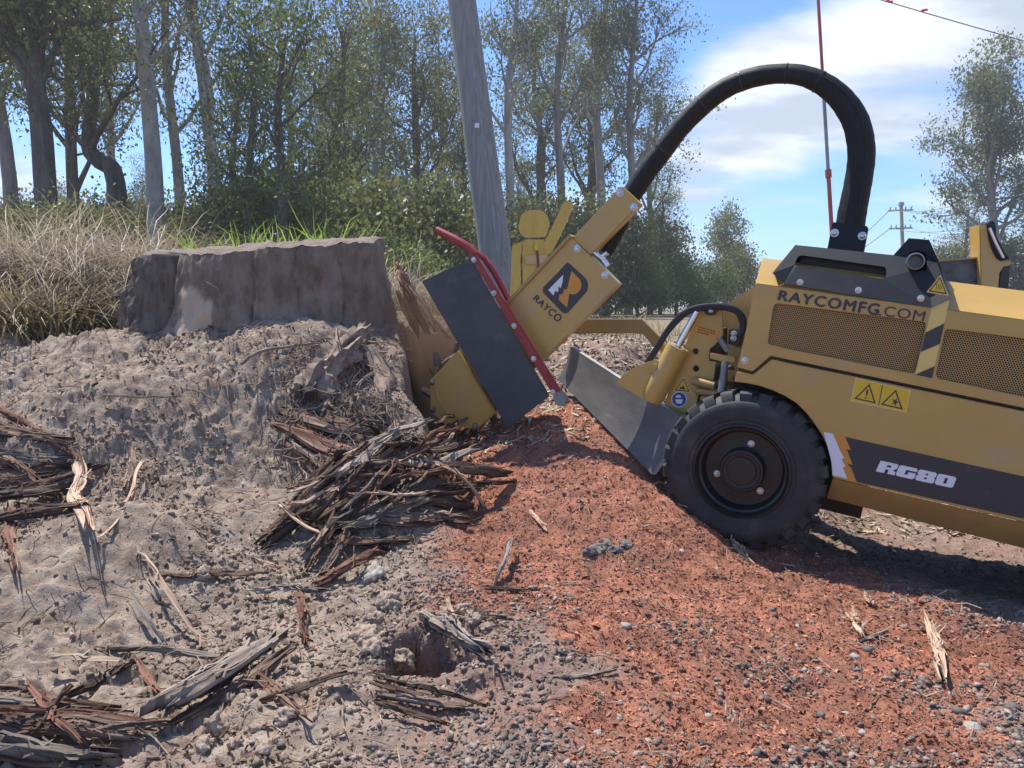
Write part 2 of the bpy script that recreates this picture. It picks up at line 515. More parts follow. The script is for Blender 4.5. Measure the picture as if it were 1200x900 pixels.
red_px = [(700, 860, .55), (820, 875, .55), (950, 860, .6), (1080, 870, .55), (620, 830, .45), (1180, 880, .45), (560, 720, .4), (785, 612, 1), (765, 590, 1), (850, 668, 1), (960, 690, .8), (1040, 730, .8), (1120, 745, .7), (1180, 750, .6), (560, 620, .9), (620, 560, 1), (600, 600, 1), (660, 620, 1), (720, 600, 1), (760, 640, 1), (700, 680, .9), (640, 690, .8), (800, 660, 1), (840, 720, 1), (780, 740, .9),
          (900, 720, 1), (960, 740, 1), (1010, 760, .9), (1060, 770, .8), (860, 780, .8), (940, 800, .75), (1150, 760, .5), (620, 515, 1), (690, 500, 1), (740, 540, 1), (560, 560, 1), (1180, 820, .4), (740, 800, .5), (1060, 830, .35), (640, 760, .4)]


def ray_hit(px, py, zf):
    d = np.concatenate([np.arange(1.0, 6, 0.012), np.arange(6, 14, 0.1)])
    a = np.array([(px - 600) / FPX, 0, 0]) + FWD + UPV * ((450 - py) / FPX)
    q = CAM[None] + a[None] * d[:, None]
    below = q[:, 2] < zf(q[:, 0], q[:, 1])
    return q[int(np.argmax(below))] if below.any() else q[-1]


red_w = [(ray_hit(a, b, base_z), c) for a, b, c in red_px]


def red_mask(x, y):
    s = np.zeros_like(x)
    for q, c in red_w:
        s = np.maximum(s, c * np.exp(-(((x - q[0]) ** 2 + (y - q[1]) ** 2) / 0.40 ** 2)))
    s = s + 0.42 * fbm(x * 5, y * 5, 4, 33)
    s = s - 0.9 * np.exp(-(((x - pit[0]) / 0.24) ** 2 + ((y - pit[1]) / 0.2) ** 2))
    return sstep(0.22, 0.62, s) * (1 - sstep(0.2, 0.7, bank_s(x, y)))


def detail_z(x, y):
    s = bank_s(x, y)
    r = red_mask(x, y)
    near = 1 - sstep(5, 8, np.hypot(x, y))
    wx, wy = fbm(x * 5, y * 5, 3, 21), fbm(x * 5 + 50, y * 5, 3, 22)
    soil = 0.085 * fbm(x * 2.2, y * 2.2, 3, 1) + 0.045 * (0.5 - np.abs(fbm(x * 6, y * 6, 4, 5))) + (0.010 + 0.030 * sstep(-0.1, 0.3, fbm(x * 1.3 + 4, y * 1.3, 3, 52))) * (np.abs(fbm(x * 15 + 1.5 * wx, y * 15 + 1.5 * wy, 4, 9)) + 0.45 * fbm(x * 37 + 2 * wy, y * 37, 3, 14))
    rub = sstep(0.15, 0.5, fbm(x * 1.7 + 3, y * 1.7, 3, 51) + 0.15)
    soil = soil + rub * 0.045 * np.maximum(fbm(x * 26, y * 26, 2, 61), 0)
    chips = 0.025 * fbm(x * 3, y * 3, 3, 2) + 0.018 * fbm(x * 11, y * 11, 4, 6) + 0.008 * fbm(x * 60, y * 60, 2, 15)
    grav = 0.03 * fbm(x * 3, y * 3, 3, 2) + 0.012 * fbm(x * 22, y * 22, 3, 8) + 0.010 * np.abs(fbm(x * 55, y * 55, 2, 19))
    d = soil * s + (1 - s) * (chips * r + grav * (1 - r))
    for q_, am, wd in BUMPS:
        d = d + am * np.exp(-(((x - q_[0]) / (1.4 * wd)) ** 2 + ((y - q_[1]) / wd) ** 2)) * s
    # the small cavity dug out in the foreground, with a loose rim
    ex, ey = (x - pit[0]) / 0.19, (y - pit[1]) / 0.15
    q = np.hypot(ex, ey) + 0.6 * fbm(x * 9, y * 9, 4, 70)
    d = d - 0.165 * (1 - sstep(0.5, 1.0, q)) + 0.03 * np.exp(-((q - 1.2) / 0.28) ** 2)
    # the hollow full of bark at the left edge
    lp = LEFT_PIT
    ex, ey = (x - lp[0]) / 0.42, (y - lp[1]) / 0.22
    q = np.hypot(ex, ey) + 0.3 * fbm(x * 7, y * 7, 3, 71)
    d = d - 0.10 * (1 - sstep(0.4, 1.0, q))
    return d * near


LEFT_PIT = ray_hit(30, 560, base_z)
BUMPS = [(ray_hit(a, b, base_z), c, e) for a, b, c, e in ((60, 425, .08, .25), (140, 410, .07, .22), (245, 540, -.13, .30), (130, 480, .05, .16), (330, 440, .08, .18), (250, 400, .05, .2), (400, 410, .07, .2), (330, 395, .04, .2), (180, 640, .05, .2), (440, 500, .06, .15), (60, 690, .05, .25), (330, 640, -.05, .15))]


def ground_z(x, y):
    return base_z(x, y) + detail_z(x, y)


def hit(px, py):
    a = ray_hit(px, py, ground_z)
    return a


def axis(lo, hi, step, outer, grow):
    mid = list(np.arange(lo, hi, step))
    s, a = step, []
    x = hi
    while x < outer:
        s *= grow
        x += s
        a.append(x)
    s, b = step, []
    x = lo
    while x > -outer:
        s *= grow
        x -= s
        b.append(x)
    return np.array(b[::-1] + mid + a)


ys_f = [0.95]
while ys_f[-1] < 5.2:
    ys_f.append(ys_f[-1] + 0.0055 * max(1.0, ys_f[-1] / 1.5))
gy = np.array([-900, -300, -100, -40, -15, -6, -2, -0.5, 0.2, 0.6, 0.8] + ys_f + list(ys_f[-1] + np.cumsum(0.03 * 1.10 ** np.arange(1, 84))))
gx = axis(-2.5, 2.3, 0.0085, 900, 1.12)
GX, GY = np.meshgrid(gx, gy)
fx, fy = GX.ravel(), GY.ravel()
fz = ground_z(fx, fy)
nx, ny = len(gx), len(gy)
idx = np.arange(nx * ny).reshape(ny, nx)
faces = np.stack([idx[:-1, :-1].ravel(), idx[:-1, 1:].ravel(), idx[1:, 1:].ravel(), idx[1:, :-1].ravel()], 1)
gme = np_mesh('ground', np.stack([fx, fy, fz], 1), faces, True)
for nm, arr in (('red', red_mask(fx, fy)), ('bank', bank_s(fx, fy))):
    a = gme.attributes.new(nm, 'FLOAT', 'POINT')
    a.data.foreach_set('value', arr.astype(np.float32))

gm = bpy.data.materials.new('ground_soil_and_chips')
gm.use_nodes = True
t = NT(gm.node_tree)
co = t.n('ShaderNodeTexCoord').outputs['Object']
aR = t.n('ShaderNodeAttribute', None, attribute_name='red').outputs['Fac']
aB = t.n('ShaderNodeAttribute', None, attribute_name='bank').outputs['Fac']
n_big = t.noise(co, 2.2, 6, 0.6)
n_mid = t.noise(co, 14, 7, 0.65)
n_fine = t.noise(co, 90, 6, 0.7)
n_grit = t.n('ShaderNodeTexVoronoi', {'Vector': co, 'Scale': 130.0}).outputs['Color']
soil = t.mix(t.ramp(n_mid, 0.35, 0.68), (0.215, 0.160, 0.123), (0.365, 0.297, 0.240))
soil = t.mix(t.ramp(n_big, 0.50, 0.72), soil, (0.255, 0.190, 0.150))
soil = t.mix(t.math('MULTIPLY', t.ramp(t.noise(co, 5.5, 7, 0.7), 0.54, 0.68), 0.45), soil, (0.145, 0.110, 0.090))
soil = t.mix(t.math('MULTIPLY', t.ramp(n_fine, 0.52, 0.75), 0.5), soil, (0.40, 0.34, 0.29))
chip = t.mix(t.ramp(n_mid, 0.35, 0.65), (0.25, 0.099, 0.062), (0.40, 0.168, 0.106))
chip = t.mix(t.ramp(n_fine, 0.5, 0.72), chip, (0.38, 0.205, 0.155))
chip = t.mix(t.math('MULTIPLY', t.ramp(n_big, 0.45, 0.62), 0.7), chip, (0.17, 0.085, 0.062))
chip = t.mix(t.math('MULTIPLY', t.ramp(t.noise(co, 30, 5, 0.7), 0.52, 0.66), 0.75), chip, (0.12, 0.065, 0.05))
grav = t.mix(t.ramp(n_mid, 0.38, 0.66), (0.16, 0.105, 0.082), (0.29, 0.195, 0.155))
grav = t.mix(t.math('MULTIPLY', t.ramp(t.noise(co, 6, 4, 0.6), 0.45, 0.65), 0.6), grav, (0.27, 0.135, 0.095))
grav = t.mix(t.math('MULTIPLY', t.n('ShaderNodeSeparateXYZ', {0: n_grit}).outputs[0], 0.55), grav, (0.27, 0.215, 0.18))
col = t.mix(aR, grav, chip)
col = t.mix(aB, col, soil)
# away from the diggings the ground is leaf litter and dry grass
pos = t.n('ShaderNodeSeparateXYZ', {0: co})
farm = t.ramp(pos.outputs[1], 4.6, 7.5)
col = t.mix(farm, col, t.mix(t.ramp(n_mid, 0.4, 0.62), (0.14, 0.115, 0.08), (0.30, 0.25, 0.17)))
hgt = t.math('ADD', t.math('MULTIPLY', n_mid, 0.6), t.math('MULTIPLY', n_fine, 0.5))
bs = t.n('ShaderNodeBsdfPrincipled', {'Base Color': col, 'Roughness': 0.95, 'Specular IOR Level': 0.15})
bp = t.n('ShaderNodeBump', {'Height': hgt, 'Strength': 0.9, 'Distance': 0.016})
t.t.links.new(bp.outputs[0], bs.inputs['Normal'])
t.n('ShaderNodeOutputMaterial', {0: bs.outputs[0]})
tag(link('ground', gme, gm), kind='structure')


# ------------------------------------------------------------------ loose stuff on the ground
def gnormal(x, y, e=0.02):
    zx = (base_z(x + e, y) - base_z(x - e, y)) / (2 * e)
    zy = (base_z(x, y + e) - base_z(x, y - e)) / (2 * e)
    n = np.stack([-zx, -zy, np.ones_like(zx)], 1)
    return n / np.linalg.norm(n, axis=1)[:, None]


def rand_rot(n, flat=None, nrm=None):
    """n random rotation matrices; flat in 0..1 keeps z near the given normals"""
    if nrm is None:
        q = rng.normal(size=(n, 4))
        q /= np.linalg.norm(q, axis=1)[:, None]
        a, b, c, d = q.T
        return np.stack([np.stack([1 - 2 * (c * c + d * d), 2 * (b * c - a * d), 2 * (b * d + a * c)], 1),
                         np.stack([2 * (b * c + a * d), 1 - 2 * (b * b + d * d), 2 * (c * d - a * b)], 1),
                         np.stack([2 * (b * d - a * c), 2 * (c * d + a * b), 1 - 2 * (b * b + c * c)], 1)], 1)
    z = nrm + rng.normal(size=(n, 3)) * flat
    z /= np.linalg.norm(z, axis=1)[:, None]
    r = rng.normal(size=(n, 3))
    x = r - z * (r * z).sum(1)[:, None]
    x /= np.linalg.norm(x, axis=1)[:, None]
    y = np.cross(z, x)
    return np.stack([x, y, z], 2)


def scatter(protos, pos, rot, scale):
    """protos: list of (verts, faces) with the same face width; returns merged arrays"""
    V, F, o = [], [], 0
    which = rng.integers(0, len(protos), len(pos))
    for k, (pv_, pf) in enumerate(protos):
        sel = np.where(which == k)[0]
        if not len(sel):
            continue
        loc = pv_[None] * scale[sel][:, None, :]
        wv = np.einsum('nij,nvj->nvi', rot[sel], loc) + pos[sel][:, None, :]
        V.append(wv.reshape(-1, 3))
        F.append((pf[None] + (np.arange(len(sel)) * len(pv_))[:, None, None] + o).reshape(-1, pf.shape[1]))
        o += wv.shape[0] * wv.shape[1]
    return np.concatenate(V), np.concatenate(F)


def ico(sub, rough, seed, flat=1.0):
    bm = bmesh.new()
    bmesh.ops.create_icosphere(bm, subdivisions=sub, radius=1)
    r = np.random.default_rng(seed)
    ax = r.normal(size=(7, 3))
    ax /= np.linalg.norm(ax, axis=1)[:, None]
    cut = r.uniform(0.55, 0.9, 7)
    vs = []
    for v_ in bm.verts:
        p = np.array(v_.co)
        for a, c in zip(ax, cut):          # knock facets off, as broken stone has
            dd = p @ a
            if dd > c:
                p = p - a * (dd - c)
        p = p * (1 + r.normal() * rough)
        vs.append(p * np.array([1, 1, flat]))
    fs = [[v_.index for v_ in f.verts] for f in bm.faces]
    bm.free()
    return np.array(vs), np.array(fs)


def octa(seed, rough=0.3, flat=0.8):
    r = np.random.default_rng(seed)
    v = np.array([[1, 0, 0], [-1, 0, 0], [0, 1, 0], [0, -1, 0], [0, 0, 1], [0, 0, -1]], float)
    v = v * (1 + r.normal(size=(6, 1)) * rough) + r.normal(size=(6, 3)) * 0.18
    return v * np.array([1, 1, flat]), np.array([[0, 2, 4], [2, 1, 4], [1, 3, 4], [3, 0, 4], [2, 0, 5], [1, 2, 5], [3, 1, 5], [0, 3, 5]])


def sample_xy(n, x0, x1, y0, y1, power=1.6):
    y = y0 + (y1 - y0) * rng.random(n) ** power
    x = x0 + (x1 - x0) * rng.random(n)
    keep = np.abs(x) < 0.70 * y + 0.25
    return x[keep], y[keep]


# ------------------------------------------------------------------ the stump grinder
WC = P(868, 553, 2.85)                       # centre of the outer face of its front wheel
vF = np.array([-1970.0, 0, 0]) + FWD * 900 + UPV * 430
F_ = Vector(vF).normalized()
L_ = Vector((0, 0, 1)).cross(F_).normalized()
U_ = F_.cross(L_).normalized()
rot3 = Matrix((F_, L_, U_)).transposed()
W0 = Vector(WC) - U_ * 0.30
root = thing('stump_grinder', 'ochre yellow stump grinder climbing the red chip heap, its cutter at the stump', 'stump grinder')
root.matrix_world = Matrix.Translation(W0) @ rot3.to_4x4()
inv3 = rot3.transposed()
camL = inv3 @ (Vector(CAM) - W0)


def S(px, py, lat):
    """machine coordinates of the point seen at px, py on the plane lat metres out from the wheel face"""
    d = inv3 @ Vector(np.array([(px - 600) / FPX, 0, 0]) + FWD + UPV * ((450 - py) / FPX))
    k = (lat - camL.y) / d.y
    return camL + d * k


def fill2d(loops):
    bm = bmesh.new()
    edges = []
    for lp in loops:
        vs = [bm.verts.new((p[0], p[1], 0)) for p in lp]
        for i in range(len(vs)):
            edges.append(bm.edges.new((vs[i], vs[(i + 1) % len(vs)])))
    bmesh.ops.triangle_fill(bm, edges=edges, use_beauty=True)
    bm.verts.index_update()
    v = [(a.co.x, a.co.y) for a in bm.verts]
    f = [[a.index for a in q.verts] for q in bm.faces]
    bm.free()
    return v, f


def plate(name, outer, lat, thick, m, parent=root, holes=(), mapf=None, bevel=0.0, smooth=False):
    """a sheet or block cut to an outline: front face at lat (a number or a function of px, py), thick metres deep"""
    mapf = mapf or (lambda x, y: S(x, y, lat(x, y) if callable(lat) else lat))
    loops = [outer] + list(holes)
    v, f = fill2d(loops)
    mb = MB()
    fr = [mapf(*q) for q in v]
    off = thick if isinstance(thick, Vector) else Vector((0, -thick, 0))
    mb.add(fr, f)
    mb.add([p + off for p in fr], f)
    for lp in loops:
        a = [mapf(*q) for q in lp]
        n = len(a)
        mb.add(a + [p + off for p in a], [(i, (i + 1) % n, n + (i + 1) % n, n + i) for i in range(n)])
    me = bpy.data.meshes.new(name)
    me.from_pydata(mb.v, [], mb.f)
    bm = bmesh.new()
    bm.from_mesh(me)
    bmesh.ops.remove_doubles(bm, verts=bm.verts, dist=1e-5)
    bmesh.ops.recalc_face_normals(bm, faces=bm.faces)
    if bevel:
        es = [e for e in bm.edges if e.is_manifold and e.calc_face_angle(0) > 0.9]
        bmesh.ops.bevel(bm, geom=es, offset=bevel, segments=2, affect='EDGES', clamp_overlap=True)
    bm.to_mesh(me)
    bm.free()
    return link(name, me, m, parent)


def rnd_poly(pts, r, n=4):
    out = []
    N = len(pts)
    for i in range(N):
        p, a, b = np.array(pts[i], float), np.array(pts[i - 1], float), np.array(pts[(i + 1) % N], float)
        da, db = (a - p) / np.linalg.norm(a - p), (b - p) / np.linalg.norm(b - p)
        rr = min(r, 0.45 * np.linalg.norm(a - p), 0.45 * np.linalg.norm(b - p))
        for k in range(n + 1):
            s_ = k / n
            out.append(tuple((p + da * rr) * (1 - s_) ** 2 + 2 * p * s_ * (1 - s_) + (p + db * rr) * s_ ** 2))
    return out


def decal(name, loops, lat, m, parent=root, th=0.0012):
    return plate(name, loops[0], lat, th, m, parent, holes=loops[1:])


def multi(name, polys, mapf, m, parent, th=0.0012):
    mb = MB()
    off = Vector((0, -th, 0))
    for pl in polys:
        v, f = fill2d([pl])
        a = [mapf(*q) for q in v]
        mb.add(a, f)
        mb.add([p + off for p in a], f)
        a = [mapf(*q) for q in pl]
        n = len(a)
        mb.add(a + [p + off for p in a], [(i, (i + 1) % n, n + (i + 1) % n, n + i) for i in range(n)])
    return mb.build(name, m, parent)


def quadmap(q, lat):
    tl, tr, br, bl = [np.array(p, float) for p in q]

    def f(x, y):                      # x right 0..1, y up 0..1
        p = (bl * (1 - x) + br * x) * (1 - y) + (tl * (1 - x) + tr * x) * y
        return S(p[0], p[1], lat)
    return f


def lettering(text, quad, lat, m, parent=root, bold=0.0, space=1.0):
    """flat printed words; heavy type is drawn as several strikes side by side"""
    cu = bpy.data.curves.new('lettering', 'FONT')
    cu.body = text
    cu.space_character = space
    cu.resolution_u = 3
    ob = bpy.data.objects.new('tmp', cu)
    COL.objects.link(ob)
    dg = bpy.context.evaluated_depsgraph_get()
    me = bpy.data.meshes.new_from_object(ob.evaluated_get(dg))
    bpy.data.objects.remove(ob)
    co_ = np.array([v_.co[:] for v_ in me.vertices])
    lo, hi = co_.min(0), co_.max(0)
    fs = [tuple(p.vertices) for p in me.polygons]
    mb = MB()
    k = [0.0] if bold == 0 else [(-bold, 0), (bold, 0), (0, -bold * 0.8), (0, bold * 0.8)]
    for i, d in enumerate(k):
        f = quadmap(quad, lat + 0.00025 * i)
        dx, dy = d if bold else (0, 0)
        mb.add([f((c[0] + dx - lo[0]) / (hi[0] - lo[0]), (c[1] + dy - lo[1]) / (hi[1] - lo[1])) for c in co_], fs)
    return mb.build('lettering', m, parent)


SIDE = -0.03
Y, K = M['yellow'], M['charcoal']
arch = [(860, 447), (875, 449), (890, 452), (905, 457), (920, 464), (933, 472), (945, 484), (955, 497), (964, 511), (971, 526), (974, 540), (975, 556)]
lower = [(863, 435.5), (882, 439.5), (904, 421.5), (1200, 482.3), (1620, 568), (1620, 709), (1200, 612), (976, 560)] + arch[::-1][1:]
side_panel = plate('side_panel', lower, SIDE, 0.02, Y, bevel=0.003)
grille_a = rnd_poly([(907, 355), (1086, 377.5), (1072, 438.5), (899, 404)], 6)
grille_b = rnd_poly([(1108, 385), (1350, 416), (1350, 497), (1096, 443)], 6)
hood_side = plate('hood_side_panel', [(885, 332), (1200, 375), (1620, 432.3), (1620, 563.6), (1200, 478), (903, 417), (882, 435), (864, 430.5), (873, 393)], SIDE, 0.012, Y, holes=[grille_a, grille_b], bevel=0.002)

# perforated sheet: real holes through which the dark engine bay shows
pm_ = bpy.data.materials.new('perforated_ochre_sheet')
pm_.use_nodes = True
t = NT(pm_.node_tree)
oc = t.n('ShaderNodeSeparateXYZ', {0: t.n('ShaderNodeTexCoord').outputs['Object']})
PITCHH = 0.0078


def hexd(ox, oz):
    ux = t.math('SUBTRACT', t.math('FRACT', t.math('DIVIDE', t.math('ADD', oc.outputs[0], ox), PITCHH)), 0.5)
    uz = t.math('SUBTRACT', t.math('FRACT', t.math('DIVIDE', t.math('ADD', oc.outputs[2], oz), PITCHH * 1.732)), 0.5)
    uz = t.math('MULTIPLY', uz, 1.732)
    return t.math('ADD', t.math('MULTIPLY', ux, ux), t.math('MULTIPLY', uz, uz))


dmin = t.math('MINIMUM', hexd(5.0, 5.0), hexd(5.0 + PITCHH / 2, 5.0 + PITCHH * 0.866))
hole = t.math('LESS_THAN', dmin, 0.36 ** 2)
pb = t.n('ShaderNodeBsdfPrincipled', {'Base Color': c4((0.42, 0.26, 0.085)), 'Roughness': 0.5})
tr = t.n('ShaderNodeBsdfTransparent')
t.n('ShaderNodeOutputMaterial', {0: t.n('ShaderNodeMixShader', {0: hole, 1: pb.outputs[0], 2: tr.outputs[0]}).outputs[0]})


def sheet(name, poly, lat, m):
    v, f = fill2d([poly])
    mb = MB()
    mb.add([S(x, y, lat) for x, y in v], f)
    return mb.build(name, m, root)


def inflate(poly, k):
    c = np.mean(np.array(poly), 0)
    return [tuple(c + (np.array(p) - c) * k) for p in poly]


sheet('grille', inflate(grille_a, 1.015), SIDE - 0.013, pm_)
sheet('grille', inflate(grille_b, 1.015), SIDE - 0.013, pm_)

zl = lambda a, b: (lambda x: a.z + (b.z - a.z) * (x - a.x) / (b.x - a.x))
fA, fB = S(885, 332, SIDE), S(1620, 432.3, SIDE)
zfold = zl(fA, fB)
tA, tB = S(893, 302, -0.16), S(1620, 394, -0.16)
ztop = zl(tA, tB)
sA, sB = S(903, 417, SIDE), S(1620, 563.6, SIDE)
zseam = zl(sA, sB)
lA, lB = S(976, 560, SIDE), S(1620, 709, SIDE)
zlow = zl(lA, lB)
XR = fB.x
FARY = -0.86
mb = MB()
sec = lambda x, xt: [(x, SIDE - 0.001, zfold(x) + 0.001), (xt, -0.16, ztop(xt)), (xt, FARY + 0.13, ztop(xt)), (x, FARY, zfold(x)), (x, FARY, zseam(x)), (x, SIDE - 0.016, zfold(x) - 0.02)]
a_, b_ = sec(fA.x, tA.x), sec(XR, XR)
mb.add(a_ + b_, [(0, 1, 7, 6), (1, 2, 8, 7), (2, 3, 9, 8), (3, 4, 10, 9), (5, 4, 3, 2, 1, 0), (11, 6, 7, 8, 9, 10)])
mb.build('hood', Y, root, bevel=0.006)
mb = MB()                                    # engine bay and chassis as near-black blocks: interior shade in their colour
for (xa, xb_, ya, yb, za, zb_) in ((fA.x - 0.05, XR + 0.02, -0.10, FARY + 0.02, zseam, zfold), ):
    q = [(xa, ya, zseam(xa) - 0.06), (xb_, ya, zseam(xb_) - 0.06), (xb_, yb, zseam(xb_) - 0.06), (xa, yb, zseam(xa) - 0.06),
         (xa, ya, zfold(xa) - 0.03), (xb_, ya, zfold(xb_) - 0.03), (xb_, yb, zfold(xb_) - 0.03), (xa, yb, zfold(xa) - 0.03)]
    mb.add(q, [(3, 2, 1, 0), (4, 5, 6, 7), (0, 1, 5, 4), (1, 2, 6, 5), (2, 3, 7, 6), (3, 0, 4, 7)])
x0 = S(985, 560, SIDE).x
xs_ = [x0, XR + 0.02]
q = [(x0, -0.09, zlow(x0) + 0.01), (XR + .02, -0.09, zlow(XR) + 0.01), (XR + .02, FARY + 0.06, zlow(XR) + 0.01), (x0, FARY + 0.06, zlow(x0) + 0.01),
     (x0, -0.09, zseam(x0) - 0.07), (XR + .02, -0.09, zseam(XR) - 0.07), (XR + .02, FARY + 0.06, zseam(XR) - 0.07), (x0, FARY + 0.06, zseam(x0) - 0.07)]
mb.add(q, [(3, 2, 1, 0), (4, 5, 6, 7), (0, 1, 5, 4), (1, 2, 6, 5), (2, 3, 7, 6), (3, 0, 4, 7)])
fx_ = S(862, 440, -0.2).x
mb.box((x0, -0.34, zlow(x0) + 0.05), (fx_ - 0.01, -0.58, zseam(x0) + 0.0))
mb.build('chassis', M['dark'], root)
# dark strip behind the seam; the gap's shade is put into its colour
plate('seam_shade_strip', [(866, 425), (905, 405), (1620, 551), (1620, 580), (905, 432), (868, 442)], SIDE - 0.022, 0.01, M['liner'])
# folded-in lower edge of the side panel
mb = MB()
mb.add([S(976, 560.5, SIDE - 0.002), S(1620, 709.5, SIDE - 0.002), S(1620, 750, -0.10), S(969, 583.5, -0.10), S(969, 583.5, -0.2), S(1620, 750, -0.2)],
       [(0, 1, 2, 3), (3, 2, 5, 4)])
mb.build('lower_skirt', M['yellow_dark_dusty'], root)  # the skirt faces down; its shade is put into this darker ochre
# far side panel, so the machine closes
plate('side_panel', [(863, 435.5), (904, 421.5), (1620, 568), (1620, 709), (976, 560), (930, 470)], 0, 0.02, Y, mapf=lambda x, y: Vector((S(x, y, SIDE).x, FARY, S(x, y, SIDE).z)))
# wheel arch
mb = MB()
ring1 = [S(x, y, SIDE - 0.021) for x, y in arch] + [S(968, 584, SIDE - 0.021)]
ring2 = [Vector((p.x, -0.34, p.z)) for p in ring1]
n_ = len(ring1)
mb.add(ring1 + ring2, [(i, i + 1, n_ + i + 1, n_ + i) for i in range(n_ - 1)])
mb.add([(fx_ + 0.02, -0.335, 0.15), (x0 - 0.1, -0.335, 0.15), (x0 - 0.1, -0.335, zseam(x0)), (fx_ + 0.02, -0.335, zseam(fx_))], [(0, 1, 2, 3)])
mb.build('wheel_arch', M['liner'], root)

# -- wheel > tyre, hub, bolt
def make_wheel(y0, loc, flip=False):
    s = -1 if flip else 1
    rim = MB()
    rim.lathe([(0.13, -0.19 * s), (0.176, -0.185 * s), (0.181, -0.02 * s), (0.178, -0.004 * s), (0.170, -0.001 * s), (0.164, -0.012 * s), (0.160, -0.026 * s), (0.152, -0.030 * s), (0.148, -0.055 * s), (0.140, -0.068 * s), (0.118, -0.070 * s), (0.084, -0.066 * s), (0.02, -0.066 * s)], 72)
    wh = rim.build('wheel', M['rim'], root, smooth=True)
    wh.location = loc
    ty = MB()
    ty.lathe([(0.172, -0.015 * s), (0.182, 0.001 * s), (0.194, 0.001 * s), (0.198, 0.006 * s), (0.230, 0.010 * s), (0.255, 0.006 * s), (0.262, 0.001 * s), (0.266, -0.003 * s), (0.284, -0.02 * s), (0.288, -0.05 * s), (0.288, -0.16 * s), (0.27, -0.19 * s), (0.22, -0.20 * s), (0.172, -0.19 * s), (0.172, -0.015 * s)], 96, cap=False)
    N = 26
    for k in range(N):
        for side in (0, 1):
            a0 = 2 * math.pi * (k + 0.5 * side) / N
            hw = math.pi / N * 0.62
            def cyl(r, a, y):
                return (r * math.cos(a), y * s, r * math.sin(a))
            ya, yb, yc = (0.000, -0.016, -0.098) if side == 0 else (-0.19, -0.175, -0.096)
            sk = 0.05 if side == 0 else -0.05
            j = 0.003 * random.random()
            vs = []
            for r, y, da in ((0.258, ya, 0), (0.292, ya - 0.006 if side == 0 else ya + .006, 0), (0.301 - j, yb, 0), (0.302 - j, yc, sk), (0.278, yc, sk)):
                vs += [cyl(r, a0 - hw + da, y), cyl(r, a0 + hw + da, y)]
            ty.add(vs, [(0, 1, 3, 2), (2, 3, 5, 4), (4, 5, 7, 6), (6, 7, 9, 8), (0, 2, 4, 6, 8), (1, 9, 7, 5, 3)])
    ty.build('tyre', M['rubber'], wh, smooth=True)
    hb = MB()
    hb.lathe([(0.083, -0.066 * s), (0.082, -0.022 * s), (0.077, -0.013 * s), (0.070, -0.012 * s), (0.067, -0.016 * s), (0.055, -0.017 * s), (0.052, -0.012 * s), (0.02, -0.011 * s)], 48)
    hb.build('hub', M['rim'], wh, smooth=True)
    for ang in (84, 205, 318):
        b = MB()
        cx, cz = 0.101 * math.cos(R(ang)) * -1, 0.101 * math.sin(R(ang))
        b.lathe([(0.013, -0.069 * s), (0.013, -0.058 * s), (0.008, -0.0575 * s), (0.008, -0.045 * s), (0.003, -0.044 * s)], 6 if False else 12, (cx, 0, cz))
        b.build('bolt', M['bolt'], wh)
    return wh


make_wheel(0, (0, 0, 0.30))
make_wheel(0, (0.0, FARY + 0.0, 0.30), True)
make_wheel(0, (XR + 0.35, 0, 0.36))
make_wheel(0, (XR + 0.35, FARY, 0.36), True)
ax_ = MB()
ax_.tube([(0, -0.12, 0.3), (0, FARY + 0.12, 0.3)], 0.045, 12)
ax_.tube([(XR + 0.35, -0.12, 0.36), (XR + 0.35, FARY + 0.12, 0.36)], 0.045, 12)
ax_.build('axle', M['dark'], root)


def bolt(px, py, lat, r=0.012, m=None, parent=root):
    b = MB()
    c = S(px, py, lat)
    b.lathe([(r * 1.35, 0), (r * 1.35, 0.003), (r, 0.0032), (r * 0.95, 0.009), (r * 0.5, 0.011)], 10, c)
    return b.build('bolt', m or M['bolt'], parent)


def Lw(px, lat, r_px):
    return r_px


# -- black guard over the exhaust, on the hood
def guard_lat(x, y):
    f_ = 320 + (x - 905) * 0.1238 + 6
    return -0.024 if y > f_ - 4 else -0.024 - min(0.13, (f_ - 4 - y) * 0.0030)


gout = [(905, 320), (932, 287), (971, 291), (1009, 295), (1047, 299), (1065, 279), (1089, 281), (1100, 306), (1115, 346), (1113.5, 350.5), (1092.5, 360.5), (1000, 345.5), (919, 332.5)]
slot = rnd_poly([(936, 298.5), (1039, 313), (1038, 327), (930, 311)], 5)
lug = rnd_poly([(1060, 318), (1063, 300), (1070, 292), (1085, 294), (1086, 317), (1078, 318)], 3)
guard = plate('exhaust_guard', gout, guard_lat, 0.008, K, holes=[slot, rnd_poly([(1061, 312), (1065, 296), (1078, 293), (1086, 297), (1086, 317), (1072, 318)], 3)])
mb = MB()                                    # its lid and back
e1, e2, e3, e4 = S(932, 287, guard_lat(932, 287)), S(1047, 299, guard_lat(1047, 299)), S(1065, 279, guard_lat(1065, 279)), S(1089, 281, guard_lat(1089, 281))
bk = Vector((0, -0.30, 0.0))
pA, pB = S(905, 320, guard_lat(905, 320)), S(1112, 344, guard_lat(1112, 344))
lst = [pA, e1, e2, e3, e4, pB]
lst2 = [p + Vector((0, -0.009, 0)) for p in lst]
bkp = [p + bk for p in lst]
mb.add(lst2 + bkp, [(i, i + 1, 6 + i + 1, 6 + i) for i in range(5)] + [(6, 7, 8, 9, 10, 11)])
mb.build('guard_lid', K, root)
ex = MB()
c1, c2 = S(940, 306, -0.20), S(1042, 321, -0.20)
ex.tube([c1, c2], 0.050, 20)
